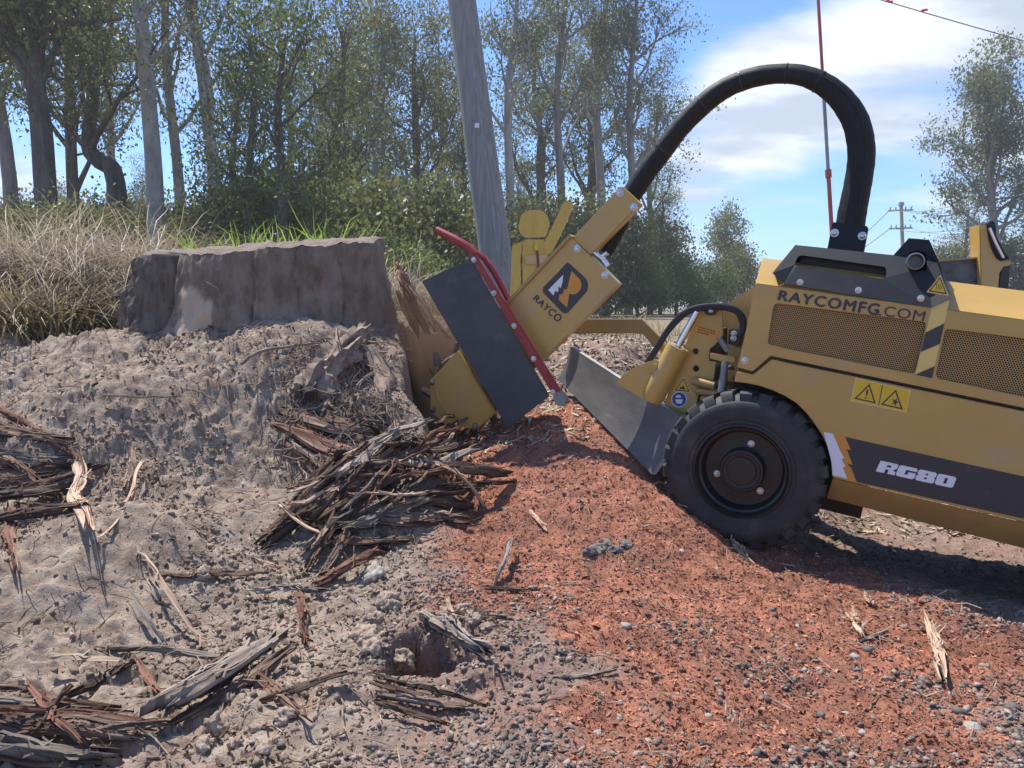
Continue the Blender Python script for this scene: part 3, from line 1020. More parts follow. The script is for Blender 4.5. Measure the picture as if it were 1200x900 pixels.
ex.build('muffler', mat('sooty_muffler', (0.03, 0.027, 0.026), (0.055, 0.042, 0.036), 12, 0.5, 0.4, bump=0.2, bscale=150), root, smooth=True)
tp = MB()
c1 = S(1073, 306, -0.075)
tp.lathe([(0.029, -0.14), (0.029, 0.0), (0.024, 0.002), (0.022, -0.08)], 24, c1)
tp.build('exhaust_pipe', M['steel'], root, smooth=True)
for px, py in ((937.5, 330.5), (1006, 340), (1079, 349.5)):
    bolt(px, py, -0.022, 0.0085)


def tri_sign(name, cx, cy, h, lat, slope, parent=root):
    """yellow warning triangle with black rim, flat print"""
    c, s_ = math.cos(slope), math.sin(slope)
    def tri(k, dy=0):
        pts = [(0, -0.62), (0.58, 0.38), (-0.58, 0.38)]
        return [(cx + h * k * (x * c - y * s_), cy + h * k * (x * s_ + y * c) + dy) for x, y in pts]
    a = plate(name, rnd_poly(tri(1.0), 1.5, 2), lat, 0.0012, M['decal_pale'], parent)
    decal('border', [rnd_poly(tri(0.84), 1, 2), tri(0.66)], lat + 0.0008, M['decal_grey'], a)
    a2 = tri(0.66)
    decal('field', [tri(0.655)], lat + 0.0005, M['decal_yellow'], a)
    return a, lambda x, y: (cx + h * (x * c - y * s_), cy + h * (x * s_ + y * c))


a, mp_ = tri_sign('warning_sticker', 1100, 336, 23, -0.0215, 0.16)
for k in (-0.11, 0.0, 0.11):                 # hot-surface waves
    pl = [mp_(k + 0.03 * math.sin(j * 1.3) + w_, 0.14 - 0.07 * j) for w_, rr_ in ((-0.016, range(5)), (0.016, range(4, -1, -1))) for j in rr_]
    decal('symbol', [pl], -0.0200, M['decal_grey'], a)

# -- hazard stripes between the grilles
def seg(t0, t1, up0=0.0):
    a0, b0, a1, b1 = np.array([1092, 360.5]), np.array([1113, 351]), np.array([1072, 439.5]), np.array([1092, 444])
    l = lambda t_: tuple(a0 + (a1 - a0) * t_)
    r = lambda t_: tuple(b0 + (b1 - b0) * t_)
    return l, r


l_, r_ = seg(0, 0)
hz = plate('hazard_strip', [l_(0), r_(0.0), r_(1.0), l_(1.0)], SIDE + 0.0015, 0.0012, M['decal_pale'])
decal('stripe', [[l_(0.37), r_(0.30), r_(0.56), l_(0.66)]], SIDE + 0.003, M['decal_black'], hz)
decal('stripe', [[l_(0.995), r_(0.84), r_(0.995)]], SIDE + 0.003, M['decal_black'], hz)

lettering('RAYCOMFG', [(914.5, 340.5), (1031.5, 356.5), (1028.5, 369.5), (911.5, 351.5)], SIDE + 0.0015, M['decal_grey'], bold=0.040, space=1.16)
lettering('.COM', [(1032, 357.5), (1085.5, 365), (1082, 376.5), (1030, 369.7)], SIDE + 0.0015, M['decal_grey'], bold=0.009, space=1.08)
bolt(873, 422.5, SIDE, 0.0105)

# -- double warning sticker
st = plate('warning_sticker', [(1002.5, 442.5), (1067.5, 457.5), (1062, 483.8), (996.5, 470)], SIDE + 0.0015, 0.0012, M['decal_pale'])
decal('field', [[(1004, 444), (1065.8, 458.5), (1060.8, 482), (998.5, 468.8)]], SIDE + 0.0023, M['decal_yellow'], st)
decal('divider', [[(1034, 450.8), (1035, 451), (1030, 475.8), (1029, 475.6)]], SIDE + 0.003, M['decal_grey'], st)
for A_, B_, C_ in (((1019, 449.5), (1001, 467.3), (1026.5, 473)), ((1050, 456.5), (1032, 474), (1058, 480))):
    c_ = np.mean([A_, B_, C_], 0)
    ins = lambda k: [tuple(c_ + (np.array(p) - c_) * k) for p in (A_, B_, C_)]
    decal('border', [ins(1.0), ins(0.78)], SIDE + 0.003, M['decal_grey'], st)
decal('symbol', [[(1015.6, 456.2), (1018.2, 456.6), (1016.3, 463.8), (1014.6, 463.4)]], SIDE + 0.003, M['decal_grey'], st)
decal('symbol', [[(1013.6, 465.2), (1015.6, 465.6), (1015.2, 467.4), (1013.2, 467)]], SIDE + 0.003, M['decal_grey'], st)
decal('symbol', [[(1045.5, 467), (1049, 469), (1050.5, 466), (1051, 470), (1053.5, 471.5), (1050.5, 472.5), (1049.5, 476), (1048, 473), (1044, 474), (1047.5, 471)]], SIDE + 0.003, M['decal_grey'], st)

# -- model band with its lettering
band = plate('model_band', [(990.5, 512), (1200, 558.5), (1620, 652), (1620, 703), (1200, 608), (1004, 564.8), (998, 549), (993, 543.5), (999.5, 544.8), (993, 528), (991.5, 527), (997.5, 527.5)], SIDE + 0.0015, 0.0012, M['decal_black'])
plate('white_flash', [(965, 506.2), (976, 508.4), (985, 529), (989.5, 536.8), (986.2, 538), (990.8, 546.8), (987.6, 548), (993, 561), (975.5, 557), (974.6, 542), (970, 524)], SIDE + 0.0015, 0.0012, M['decal_white'])
plate('yellow_flash', [(977, 508.5), (989.5, 511.5), (996.5, 526.5), (990.5, 525.8), (998.5, 543.8), (992.2, 542.6), (1003, 564.3), (994, 562), (989, 548.4), (992, 547), (987.6, 538.2), (990.6, 537)], SIDE + 0.0012, 0.0012, M['decal_orange'])
G5 = {'R': [[(0, 0), (.44, 0), (.44, 1), (0, 1)], [(.44, .76), (1, .76), (1, .93), (.94, 1), (.44, 1)], [(.66, .56), (.90, .50), (1, .58), (1, .76), (.66, .76)], [(.44, .36), (.84, .36), (.90, .50), (.66, .56), (.44, .56)], [(.62, 0), (1.02, 0), (1.0, .28), (.84, .36), (.62, .36)]],
      'G': [[(0, .12), (.09, 0), (.42, 0), (.42, 1), (.09, 1), (0, .88)], [(.42, .70), (1, .70), (1, .88), (.91, 1), (.42, 1)], [(.42, 0), (.91, 0), (1, .12), (1, .27), (.42, .27)], [(.58, .27), (1, .27), (1, .54), (.58, .54)]],
      '8': [[(0, .12), (.09, 0), (.43, 0), (.43, 1), (.09, 1), (0, .88), (0, .62), (.09, .52), (0, .42)], [(1, .12), (1, .42), (.91, .52), (1, .62), (1, .88), (.91, 1), (.57, 1), (.57, 0), (.91, 0)], [(.43, .77), (.57, .77), (.57, 1), (.43, 1)], [(.43, .41), (.57, .41), (.57, .61), (.43, .61)], [(.43, 0), (.57, 0), (.57, .23), (.43, .23)]],
      '0': [[(0, .12), (.09, 0), (.42, 0), (.42, 1), (.09, 1), (0, .88)], [(.58, 0), (.91, 0), (1, .12), (1, .88), (.91, 1), (.58, 1)], [(.42, .76), (.58, .76), (.58, 1), (.42, 1)], [(.42, 0), (.58, 0), (.58, .24), (.42, .24)]]}
qm = quadmap([(1032, 539.8), (1121.8, 559.6), (1117, 572.2), (1026.2, 552.2)], SIDE + 0.003)
for i, ch in enumerate('RG80'):
    o = i * 0.252
    polys = []
    for pl in G5[ch]:
        polys.append([(o + 0.238 * x, y) for x, y in pl])
    multi('lettering', polys, qm, M['decal_white'], band)

# -- hose bracket and the big looped hose
HLAT = -0.42
plate('hose_bracket', [(975.5, 260), (1017.5, 265), (1011, 300), (968.5, 296)], -0.36, 0.12, K, bevel=0.004)
bolt(978, 273, -0.36, 0.012)
bolt(1010.5, 276.5, -0.36, 0.012)
hp = [(728, 246), (742, 225), (758, 201), (777, 176), (797, 150), (817, 129), (838, 111), (860, 98.5), (886, 90), (913, 86.5), (938, 88), (960, 96), (979, 109), (993, 125), (1003, 143), (1008, 163), (1009.5, 183), (1007, 205), (1003, 227), (998.5, 250), (996, 268)]
hr = [11, 12, 12, 12, 11.5, 12, 12, 11.5, 11.5, 11, 11.5, 12.5, 13.5, 14.5, 15, 15.3, 15.3, 15.3, 15.5, 16, 16]


def smooth_path(pts, rad, k=4):
    P_, R_ = [], []
    n = len(pts)
    for i in range(n - 1):
        p0, p1, p2, p3 = [np.array(pts[min(max(j, 0), n - 1)], float) for j in (i - 1, i, i + 1, i + 2)]
        for j in range(k):
            s_ = j / k
            P_.append(tuple(0.5 * (2 * p1 + (p2 - p0) * s_ + (2 * p0 - 5 * p1 + 4 * p2 - p3) * s_ ** 2 + (3 * p1 - p0 - 3 * p2 + p3) * s_ ** 3)))
            R_.append(rad[i] * (1 - s_) + rad[i + 1] * s_)
    P_.append(tuple(pts[-1]))
    R_.append(rad[-1])
    return P_, R_


hp2, hr2 = smooth_path(hp, hr, 6)
hb = MB()
pts = [S(x, y, HLAT) for x, y in hp2]
dep = [(rot3 @ p + W0 - Vector(CAM)).dot(Vector(FWD)) for p in pts]
hb.tube(pts, [r * d / FPX * (1 + 0.015 * math.sin(i * 1.7) * math.sin(i * 0.43)) for i, (r, d) in enumerate(zip(hr2, dep))], 20)
hose = hb.build('hydraulic_hose_sleeve', M['hose'], root, smooth=True)
for i in (18, 32, 44, 56, 66):
    b = MB()
    rr = hr2[i] * dep[i] / FPX
    b.tube([pts[i] + (pts[i + 1] - pts[i]) * q for q in (-0.18, 0.18)], rr * 1.06, 20)
    b.build('cable_tie', M['blackplastic'], hose)
sm = MB()
for o in (-0.35, 0.35):                      # ribs of the hoses showing under the sleeve
    q = []
    for i in range(66, len(pts) - 1):
        tn = (pts[i + 1] - pts[i]).normalized()
        sd = tn.cross(Vector((0, 1, 0)))
        rr = hr2[i] * dep[i] / FPX
        q.append(pts[i] + sd * rr * o + Vector((0, rr * 0.90, 0)))
    sm.tube(q, 0.006, 6)
sm.build('seam', M['hose'], hose)

# -- cutter head: housing, neck, guards, flap, bar
BL = -0.28
hous = plate('cutter_housing', rnd_poly([(592, 355), (667.5, 276.5), (725.5, 332.5), (634.5, 423), (598, 428)], 2, 2), BL, 0.05, Y, bevel=0.005)
lip = plate('housing_lip', [(590.5, 356), (667, 274.5), (669.5, 277), (593, 358.5)], BL + 0.012, 0.07, M['yellow_dark_dusty'])
plate('boom_neck', [(727.5, 217.5), (751, 239), (692, 299), (669.5, 279.5)], BL - 0.01, 0.05, Y, bevel=0.005)
for px, py in ((676.5, 291.5), (709, 322.5), (727, 226), (743, 243)):
    bolt(px, py, BL if px < 720 else BL - 0.01, 0.0125)
fl = MB()
fl.tube([S(x, y, BL - 0.1) for x, y in ((733, 243), (728, 262), (718, 278), (710, 296))], [0.03, 0.034, 0.038, 0.030], 12)
fl.build('hose_boot', M['hose'], root, smooth=True)
fl = MB()
fl.tube([S(x, y, BL - 0.03) for x, y in ((697, 296), (706, 303), (712, 312))], 0.013, 10)
fl.tube([S(x, y, BL - 0.03) for x, y in ((706, 300), (712, 296))], 0.010, 10)
fl.build('hose_fitting', M['chrome'], root, smooth=True)

g = plate('cutter_guard', [(536, 411), (580, 484), (559, 502.5), (526.5, 501.5), (504, 483), (503.5, 446)], BL - 0.0, 0.03, Y, bevel=0.004)
arc = [(548 + 36 * math.cos(a_), 456 + 34 * math.sin(a_)) for a_ in np.linspace(R(95), R(215), 14)]
rb = MB()
rb.tube([S(x, y, BL - 0.001) for x, y in arc], 0.003, 6)
rb.build('pressed_rib', Y, g, smooth=True)
for px, py in ((506.5, 448), (507.5, 480), (529, 499), (557, 499.5)):
    bolt(px, py, BL, 0.012, M['steel'])
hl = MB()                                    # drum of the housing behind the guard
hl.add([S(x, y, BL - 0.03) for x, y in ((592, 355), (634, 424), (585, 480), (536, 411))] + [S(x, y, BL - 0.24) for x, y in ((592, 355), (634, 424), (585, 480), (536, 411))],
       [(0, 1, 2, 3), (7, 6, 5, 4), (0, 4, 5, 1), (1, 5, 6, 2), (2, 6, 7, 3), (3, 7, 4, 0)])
hl.build('cutter_arm', M['yellow_dark_dusty'], root)
cw = MB()
cc = S(545, 456, BL - 0.14)
cw.lathe([(0.03, 0.03), (0.17, 0.025), (0.185, 0.0), (0.17, -0.025), (0.03, -0.03)], 40, cc)
for k in range(14):
    a_ = 2 * math.pi * k / 14 + 0.2
    o = Vector((math.cos(a_), 0, math.sin(a_)))
    tn = Vector((-math.sin(a_), 0, math.cos(a_)))
    sd = Vector((0, 0.03 if k % 2 else -0.03, 0))
    b0 = cc + o * 0.175 + sd
    cw.tube([b0 - tn * 0.02, b0 + o * 0.03, b0 + o * 0.06 + tn * 0.015], [0.022, 0.018, 0.012], 6)
cw.build('cutter_wheel', mat('muddy_steel', (0.07, 0.05, 0.04), (0.16, 0.11, 0.085), 9, 0.7, 0.3), root)

flap = plate('rubber_flap', [(494, 329.5), (551, 303.5), (643, 464), (594.5, 502)], lambda x, y: -0.215, 0.014, M['flap'], bevel=0.002)
flap.data.materials[0] = M['flap']
bar = plate('flap_bar', [(548, 296.5), (557.5, 299), (659, 461.5), (650.5, 468)], -0.206, 0.018, M['red'], bevel=0.003)
for px, py in ((555.5, 304.5), (579, 343.5), (602.5, 382), (625.5, 420.5), (648, 459.5)):
    bolt(px, py, -0.206, 0.0095, parent=bar)
hd = MB()
hd.tube([S(x, y, -0.225) for x, y in ((511.5, 269.5), (532, 280), (550, 290.5), (557, 299))], [0.017, 0.020, 0.020, 0.019], 14)
hd.build('handle', M['red'], bar, smooth=True)
hd = MB()
hd.tube([S(x, y, -0.30) for x, y in ((553, 293), (568, 303), (580, 320), (597, 353))], 0.015, 12)
hd.build('brace', M['red'], bar, smooth=True)
rg = MB()
c_ = S(657, 467, -0.205)
rg.lathe([(0.012, -0.01), (0.03, -0.01), (0.034, 0.0), (0.03, 0.01), (0.012, 0.01)], 20, c_)
rg.build('pivot_ring', M['steel'], bar, smooth=True)

# logo and word on the housing
def zz1(x, y):
    return (610 + x / 10, 290 + y / 10)


lg = decal('logo', [rnd_poly([zz1(*q) for q in ((550, 168), (765, 362), (795, 430), (780, 512), (545, 775), (498, 770), (258, 522), (262, 470), (440, 290))], 2.0, 2)], BL + 0.0015, M['decal_black'])
decal('logo_peak', [[zz1(*q) for q in ((500, 318), (490, 412), (468, 478), (442, 452), (442, 520), (404, 512), (385, 562), (326, 498))]], BL + 0.003, M['decal_white'], lg)
decal('logo_letter', [[zz1(*q) for q in ((597, 275), (640, 318), (692, 370), (714, 420), (706, 480), (668, 532), (620, 552), (572, 540), (545, 704), (446, 612), (460, 545), (492, 552), (512, 486), (545, 492))]], BL + 0.003, M['decal_orange'], lg)
lettering('RAYCO', [(629.5, 345.5), (659.8, 371.5), (653.2, 378), (624.5, 350.5)], BL + 0.0015, M['decal_grey'], bold=0.036, space=1.12)

# -- levelling blade
bn, bt, fn, ft = S(764, 556, -0.06), S(797, 489, -0.06), S(653.5, 444, -0.85), S(668.5, 406, -0.85)
mb = MB()
bv = []
nn = 8
for i in range(nn + 1):
    s_ = i / nn
    for (A_, B_) in ((bn, bt), (fn, ft)):
        q = A_ + (B_ - A_) * s_
        q = q + Vector((0.012 * (1 - (2 * s_ - 1) ** 2), 0, 0)) * -1
        bv += [q, q + Vector((-0.016, 0, 0.004))]
fs = []
for i in range(nn):
    o = i * 4
    fs += [(o, o + 2, o + 6, o + 4), (o + 1, o + 5, o + 7, o + 3), (o, o + 4, o + 5, o + 1), (o + 2, o + 3, o + 7, o + 6)]
fs += [(0, 1, 3, 2), (nn * 4, nn * 4 + 2, nn * 4 + 3, nn * 4 + 1)]
mb.add(bv, fs)
mb.build('levelling_blade', M['steel'], root, smooth=True)

# -- front frame, lift cylinder, pipes
FL = -0.17
fp = plate('front_frame', [(816, 366), (824, 357), (838, 355), (846, 361), (847, 393), (838, 404), (831.5, 409), (831, 423), (839, 425), (836, 445), (826, 455), (818, 464), (816, 474), (820, 520), (770, 505), (777, 480), (788, 444), (801, 411)], FL, 0.02, Y, holes=[[(815 + 3.6 * math.cos(a_), 411.8 + 3.6 * math.sin(a_)) for a_ in np.linspace(0, 2 * math.pi, 12, endpoint=False)], [(815.5 + 3.8 * math.cos(a_), 432 + 3.8 * math.sin(a_)) for a_ in np.linspace(0, 2 * math.pi, 12, endpoint=False)]], bevel=0.002)
plate('front_frame', [(830, 368), (884.5, 337), (868, 400), (862, 500), (800, 500), (810, 430)], FL - 0.30, 0.03, Y)
plate('gap_block', [(815, 385), (846, 385), (840, 500), (790, 500)], FL - 0.12, 0.16, M['liner'])  # dark block filling the gap; the shade there is put into its colour
plate('hood_front_plate', [(857, 352), (885, 335), (866, 432), (864, 447), (853, 447), (852, 372)], FL - 0.08, 0.02, Y)
plate('valve_block', [(854.5, 385.5), (870, 388), (866.5, 407), (853, 403)], FL - 0.04, 0.03, M['blackplastic'], bevel=0.003)
bolt(860, 391, FL - 0.04, 0.009)
bolt(859.5, 396.5, FL - 0.04, 0.009)
sk = plate('maker_sticker', [(816.5, 379.5), (842.5, 386.5), (839.5, 398), (813.5, 390.5)], FL + 0.0015, 0.0012, M['decal_orange'])
for i in range(3):
    f0 = quadmap([(816.5, 379.5), (842.5, 386.5), (839.5, 398), (813.5, 390.5)], FL + 0.003)
    multi('print_line', [[(0.12 + j * 0.13, 0.70 - i * 0.25), (0.12 + j * 0.13 + 0.09, 0.70 - i * 0.25), (0.12 + j * 0.13 + 0.09, 0.80 - i * 0.25), (0.12 + j * 0.13, 0.80 - i * 0.25)] for j in range(6 - (i == 2) * 2)], f0, M['decal_grey'], sk)
a, mp_ = tri_sign('warning_sticker', 800, 452.5, 18.5, FL + 0.0015, 0.10)
decal('symbol', [[mp_(-0.2, 0.2), mp_(-0.1, 0.02), mp_(0.0, 0.06), mp_(0.05, -0.1), mp_(0.1, 0.08), mp_(0.2, 0.2)]], FL + 0.0032, M['decal_grey'], a)
cir = lambda cx, cy, r, n=20: [(cx + r * math.cos(2 * math.pi * k / n), cy + r * math.sin(2 * math.pi * k / n)) for k in range(n)]
bs_ = plate('round_sticker', cir(795.8, 468, 9.3), FL + 0.0015, 0.0012, M['decal_white'])
decal('field', [cir(795.8, 468, 8.2)], FL + 0.0024, M['decal_blue'], bs_)
multi('symbol', [[(792, 464), (795, 462.5), (798, 464), (798, 466), (792, 466)], [(791, 468), (800, 468), (799, 473), (793, 473)]], lambda x, y: S(x, y, FL + 0.0032), M['decal_white'], bs_)
cy = MB()
cy.tube([S(x, y, FL + 0.04) for x, y in ((763, 469), (767, 460), (782, 430), (794.5, 406))], [0.040, 0.048, 0.046, 0.046], 18)
cyl_ = cy.build('lift_cylinder', Y, root, smooth=True)
rd = MB()
rd.tube([S(x, y, FL + 0.04) for x, y in ((794, 407), (817, 365))], 0.0135, 12)
rd.build('piston_rod', M['chrome'], cyl_, smooth=True)
plate('blade_arm', rnd_poly([(722, 449), (731, 438), (746, 429), (763, 422.5), (776, 424), (777, 436), (768, 443), (759, 450), (757, 463), (764, 473), (745, 463)], 3, 2), FL + 0.06, 0.04, Y, bevel=0.004)
pn = MB()
pn.lathe([(0.026, 0), (0.026, 0.012), (0.012, 0.013), (0.011, 0.02), (0.004, 0.021)], 18, S(768.5, 429, FL + 0.06))
pn.build('pivot_pin', Y, root, smooth=True)
pn = MB()
pn.tube([S(x, y, FL + 0.0) for x, y in ((775, 404), (782, 412))], 0.02, 12)
pn.build('pivot_pin', Y, root, smooth=True)
hs = MB()
for o in (0, 3.2):
    q, _ = smooth_path([(757 + o, 425), (767 + o, 410), (780 + o, 389), (792 + o * .5, 374 + o), (806, 363.5 + o), (824, 358.5 + o), (846, 358 + o), (862, 362 + o), (871 - o, 371 + o), (872 - o, 384), (867 - o, 395)], [1] * 11)
    hs.tube([S(x, y, FL + 0.045) for x, y in q], 0.0085, 8)
hs.build('thin_hose', M['blackplastic'], root, smooth=True)
cl = MB()
cl.lathe([(0.026, -0.02), (0.026, 0.012), (0.01, 0.013)], 14, S(832.5, 362, FL + 0.025))
cl.build('hose_clamp', M['blackplastic'], root)
bolt(833, 363.5, FL + 0.038, 0.007)
rd = MB()
rd.tube([S(x, y, FL + 0.04) for x, y in ((850, 424), (847, 445), (844, 468))], 0.014, 12)
rd.build('grey_rod', M['greyrod'], root, smooth=True)
rd = MB()
rd.tube([S(x, y, FL + 0.05) for x, y in ((842.5, 396), (853, 411.5))], 0.011, 10)
rd.build('locking_pin', M['greyrod'], root, smooth=True)
plate('lever', [(832, 413.5), (846, 416), (861.5, 418), (862, 425), (848, 424), (832, 420.5)], FL + 0.04, 0.03, Y, bevel=0.003)
jb = MB()
rj = random.Random(3)
for _ in range(9):
    x, y = rj.uniform(838, 862), rj.uniform(428, 464)
    jb.tube([S(x, y, FL - 0.02), S(x + rj.uniform(-9, 9), y + rj.uniform(-7, 7), FL + 0.01)], rj.uniform(0.006, 0.014), 8)
jb.build('hydraulic_fitting', M['steel'], root, smooth=True)
jb = MB()
for (xa, ya, xb2, yb2, r) in ((812, 446, 838, 452, 0.018), (816, 458, 842, 462, 0.014), (822, 468, 846, 470, 0.016)):
    jb.tube([S(xa, ya, FL + 0.015), S(xb2, yb2, FL + 0.03)], r, 10)
jb.build('linkage', M['yellow_dark_dusty'], root, smooth=True)
plate('far_arm', [(640, 391), (660, 374), (752, 374), (776, 398), (768, 410), (754, 392), (742, 390.5)], -0.80, 0.06, M['yellow_dark_dusty'], bevel=0.004)

# ------------------------------------------------------------------ the tree stump
SC = P(318, 345, 4.28)
stump = thing('tree_stump', 'huge dusty grey tree stump standing on the clay bank, half dug out', 'tree stump', (SC[0], SC[1], 0.72))
SB = np.array([SC[0], SC[1], 0.72])


def stump_top(x, y):
    return 1.245 + 0.055 * x + 0.125 * y - 0.72


def stump_r(th, h):
    base = 0.605 + 0.155 * (1 - h) ** 1.5 + 0.10 * np.exp(-(np.angle(np.exp(1j * (th - R(-8)))) / 0.5) ** 2) * (1 - h) ** 1.5
    fl = 0.015 * np.sin(2 * th + 0.7) + 0.03 * fbm(np.cos(th) * 1.3 + 9, np.sin(th) * 1.3, 3, 220)
    ro = 0.07 * fbm(np.cos(th) * 2.3 + 5, np.sin(th) * 2.3 + h * 0.5, 4, 201) + 0.022 * fbm(th * 11, h * 2.0, 4, 203) + 0.012 * fbm(th * 18, h * 6, 4, 207) + 0.05 * np.maximum(fbm(th * 5 + 3, h * 4, 5, 209), 0) + 0.012 * fbm(th * 30, h * 14, 3, 211)
    d = np.angle(np.exp(1j * (th - R(236))))           # a deep vertical cleft left of the bare wood
    cl = -0.055 * np.exp(-(d / 0.045) ** 2) + 0.045 * sstep(-0.9, -0.15, d) * (1 - sstep(-0.12, 0.0, d))
    for a0, k in ((R(269), .02), (R(280), .04), (R(299), .025), (R(322), .03)):
        dd = np.angle(np.exp(1j * (th + 0.05 * fbm(h * 4 + a0 * 3, h * 0, 3, 208) - a0)))
        cl = cl - k * np.exp(-(dd / 0.011) ** 2) * sstep(0.15, 0.5, h + 0.3 * np.sin(a0 * 9))
    return base + fl * (1.2 - 0.6 * h) + ro + cl - 0.012 * sstep(0.95, 1.0, h)


NT_, NH = 300, 46
th, hh = np.meshgrid(np.linspace(0, 2 * math.pi, NT_, endpoint=False), np.linspace(0, 1, NH))
rr = stump_r(th, hh)
xx, yy = rr * np.cos(th), rr * np.sin(th) * 0.98
ztp = stump_top(xx, yy) + (0.018 * fbm(th * 4, th * 0, 4, 210) + 0.006 * fbm(th * 26, th * 0, 3, 212))
zz_ = -0.35 + (ztp + 0.35) * hh
vv = np.stack([xx, yy, zz_], 2).reshape(-1, 3)
ii = np.arange(NT_ * NH).reshape(NH, NT_)
jj = np.roll(ii, -1, 1)
ff = np.stack([ii[:-1].ravel(), jj[:-1].ravel(), jj[1:].ravel(), ii[1:].ravel()], 1)
tme = np_mesh('trunk', vv, ff, True)
bare = np.hypot((th - R(252)) / R(11.5), (hh - 0.66) / 0.17) + 0.55 * fbm(th * 9, hh * 5, 4, 240)
bare = 1 - sstep(0.72, 0.98, bare)
dusty = (1 - sstep(0.35, 0.75, hh + 0.25 * fbm(th * 5, hh * 4, 4, 241)))
for nm, arr in (('bare', bare), ('dusty', dusty)):
    a = tme.attributes.new(nm, 'FLOAT', 'POINT')
    a.data.foreach_set('value', arr.ravel().astype(np.float32))
nt_ = M['stumpbark'].node_tree
bs_n = [n for n in nt_.nodes if n.type == 'BSDF_PRINCIPLED'][0]
src = bs_n.inputs['Base Color'].links[0].from_socket
for nm, cc_ in (('dusty', (0.30, 0.235, 0.185, 1)), ('bare', (0.46, 0.36, 0.265, 1))):
    at_ = nt_.nodes.new('ShaderNodeAttribute')
    at_.attribute_name = nm
    mx_ = nt_.nodes.new('ShaderNodeMix')
    mx_.data_type = 'RGBA'
    ml_ = nt_.nodes.new('ShaderNodeMath')
    ml_.operation = 'MULTIPLY'
    ml_.inputs[1].default_value = 0.6 if nm == 'dusty' else 1.0
    nt_.links.new(at_.outputs['Fac'], ml_.inputs[0])
    nt_.links.new(ml_.outputs[0], mx_.inputs[0])
    nt_.links.new(src, mx_.inputs[6])
    mx_.inputs[7].default_value = cc_
    src = mx_.outputs[2]
nt_.links.new(src, bs_n.inputs['Base Color'])
link('trunk', tme, M['stumpbark'], stump)
NR = 40
th, rf = np.meshgrid(np.linspace(0, 2 * math.pi, NT_, endpoint=False), np.linspace(0, 1, NR))
r1 = stump_r(th, np.ones_like(th)) * rf
xx, yy = r1 * np.cos(th), r1 * np.sin(th) * 0.98
zt = stump_top(xx, yy) + (0.018 * fbm(th * 4, th * 0, 4, 210) + 0.006 * fbm(th * 26, th * 0, 3, 212)) * rf + 0.02 * fbm(xx * 6, yy * 6, 4, 215) * (1 - rf ** 4) + 0.012 * np.exp(-((rf - 0.93) / 0.04) ** 2) + 0.008 * fbm(xx * 30, yy * 4, 3, 218)
ii = np.arange(NT_ * NR).reshape(NR, NT_)
jj = np.roll(ii, -1, 1)
ff = np.stack([ii[:-1].ravel(), jj[:-1].ravel(), jj[1:].ravel(), ii[1:].ravel()], 1)
link('cut_face', np_mesh('cut_face', np.stack([xx, yy, zt], 2).reshape(-1, 3), ff, True), M['stumptop'], stump)


def stump_patch(name, poly_fn, m, off, a0, a1, h0, h1, n=36, rough=0.006, kk=0.35):
    th, hh = np.meshgrid(np.linspace(a0, a1, n), np.linspace(h0, h1, n))
    uu, ww = np.meshgrid(np.linspace(-1, 1, n), np.linspace(-1, 1, n))
    k = (np.hypot(uu, ww) if n < 50 else np.maximum(np.abs(uu), np.abs(ww) * 0.8)) + kk * fbm(uu * 1.6 + 7, ww * 1.6, 3, 231)
    r = stump_r(th, hh) + off * (1 - sstep(0.55, 1.0, k)) - 0.03 * sstep(0.8, 1.0, k) + rough * fbm(uu * 9, ww * 2, 4, 233)
    x, y = r * np.cos(th), r * np.sin(th) * 0.98
    z = -0.35 + (stump_top(x, y) + 0.35) * hh
    ii = np.arange(n * n).reshape(n, n)
    ff = np.stack([ii[:-1, :-1].ravel(), ii[:-1, 1:].ravel(), ii[1:, 1:].ravel(), ii[1:, :-1].ravel()], 1)
    return link(name, np_mesh(name, np.stack([x, y, z], 2).reshape(-1, 3), ff, True), m, stump)


o = stump_patch('bark_flap', None, M['flapbark'], 0.035, R(196), R(237), 0.34, 0.99, 60, 0.05)
tag(o, 'rough shaggy bark left on the left side of the stump')


def gnarl(name, pts, rad, m, parent, seed, n=14, amp=0.25, hollow=False):
    """a knotty root: a tube with an uneven, ridged skin"""
    q, rq = smooth_path([tuple(p) for p in pts], rad, 6)
    mb = MB()
    mb.tube(q, rq, n)
    v = np.array(mb.v)
    c = np.repeat(np.array(q), n, 0)
    a = np.tile(np.arange(n) / n * 2 * math.pi, len(q))
    l_ = np.repeat(np.arange(len(q)), n)
    k = 1 + amp * (fbm(np.cos(a) * 1.6 + seed, np.sin(a) * 1.6 + l_ * 0.12, 3, seed) + 0.5 * fbm(a * 4 + seed, l_ * 0.5, 2, seed + 3))
    v = c + (v - c) * k[:, None]
    mb.v = [tuple(p) for p in v]
    if hollow:
        mb.f = mb.f[:-1]
    return mb.build(name, m, parent, smooth=True)


def hitc(px, py, toward=0.0):
    p = hit(px, py)
    d = CAM - p
    return p + d / np.linalg.norm(d) * toward


def rel(p):
    return np.array(p) - SB


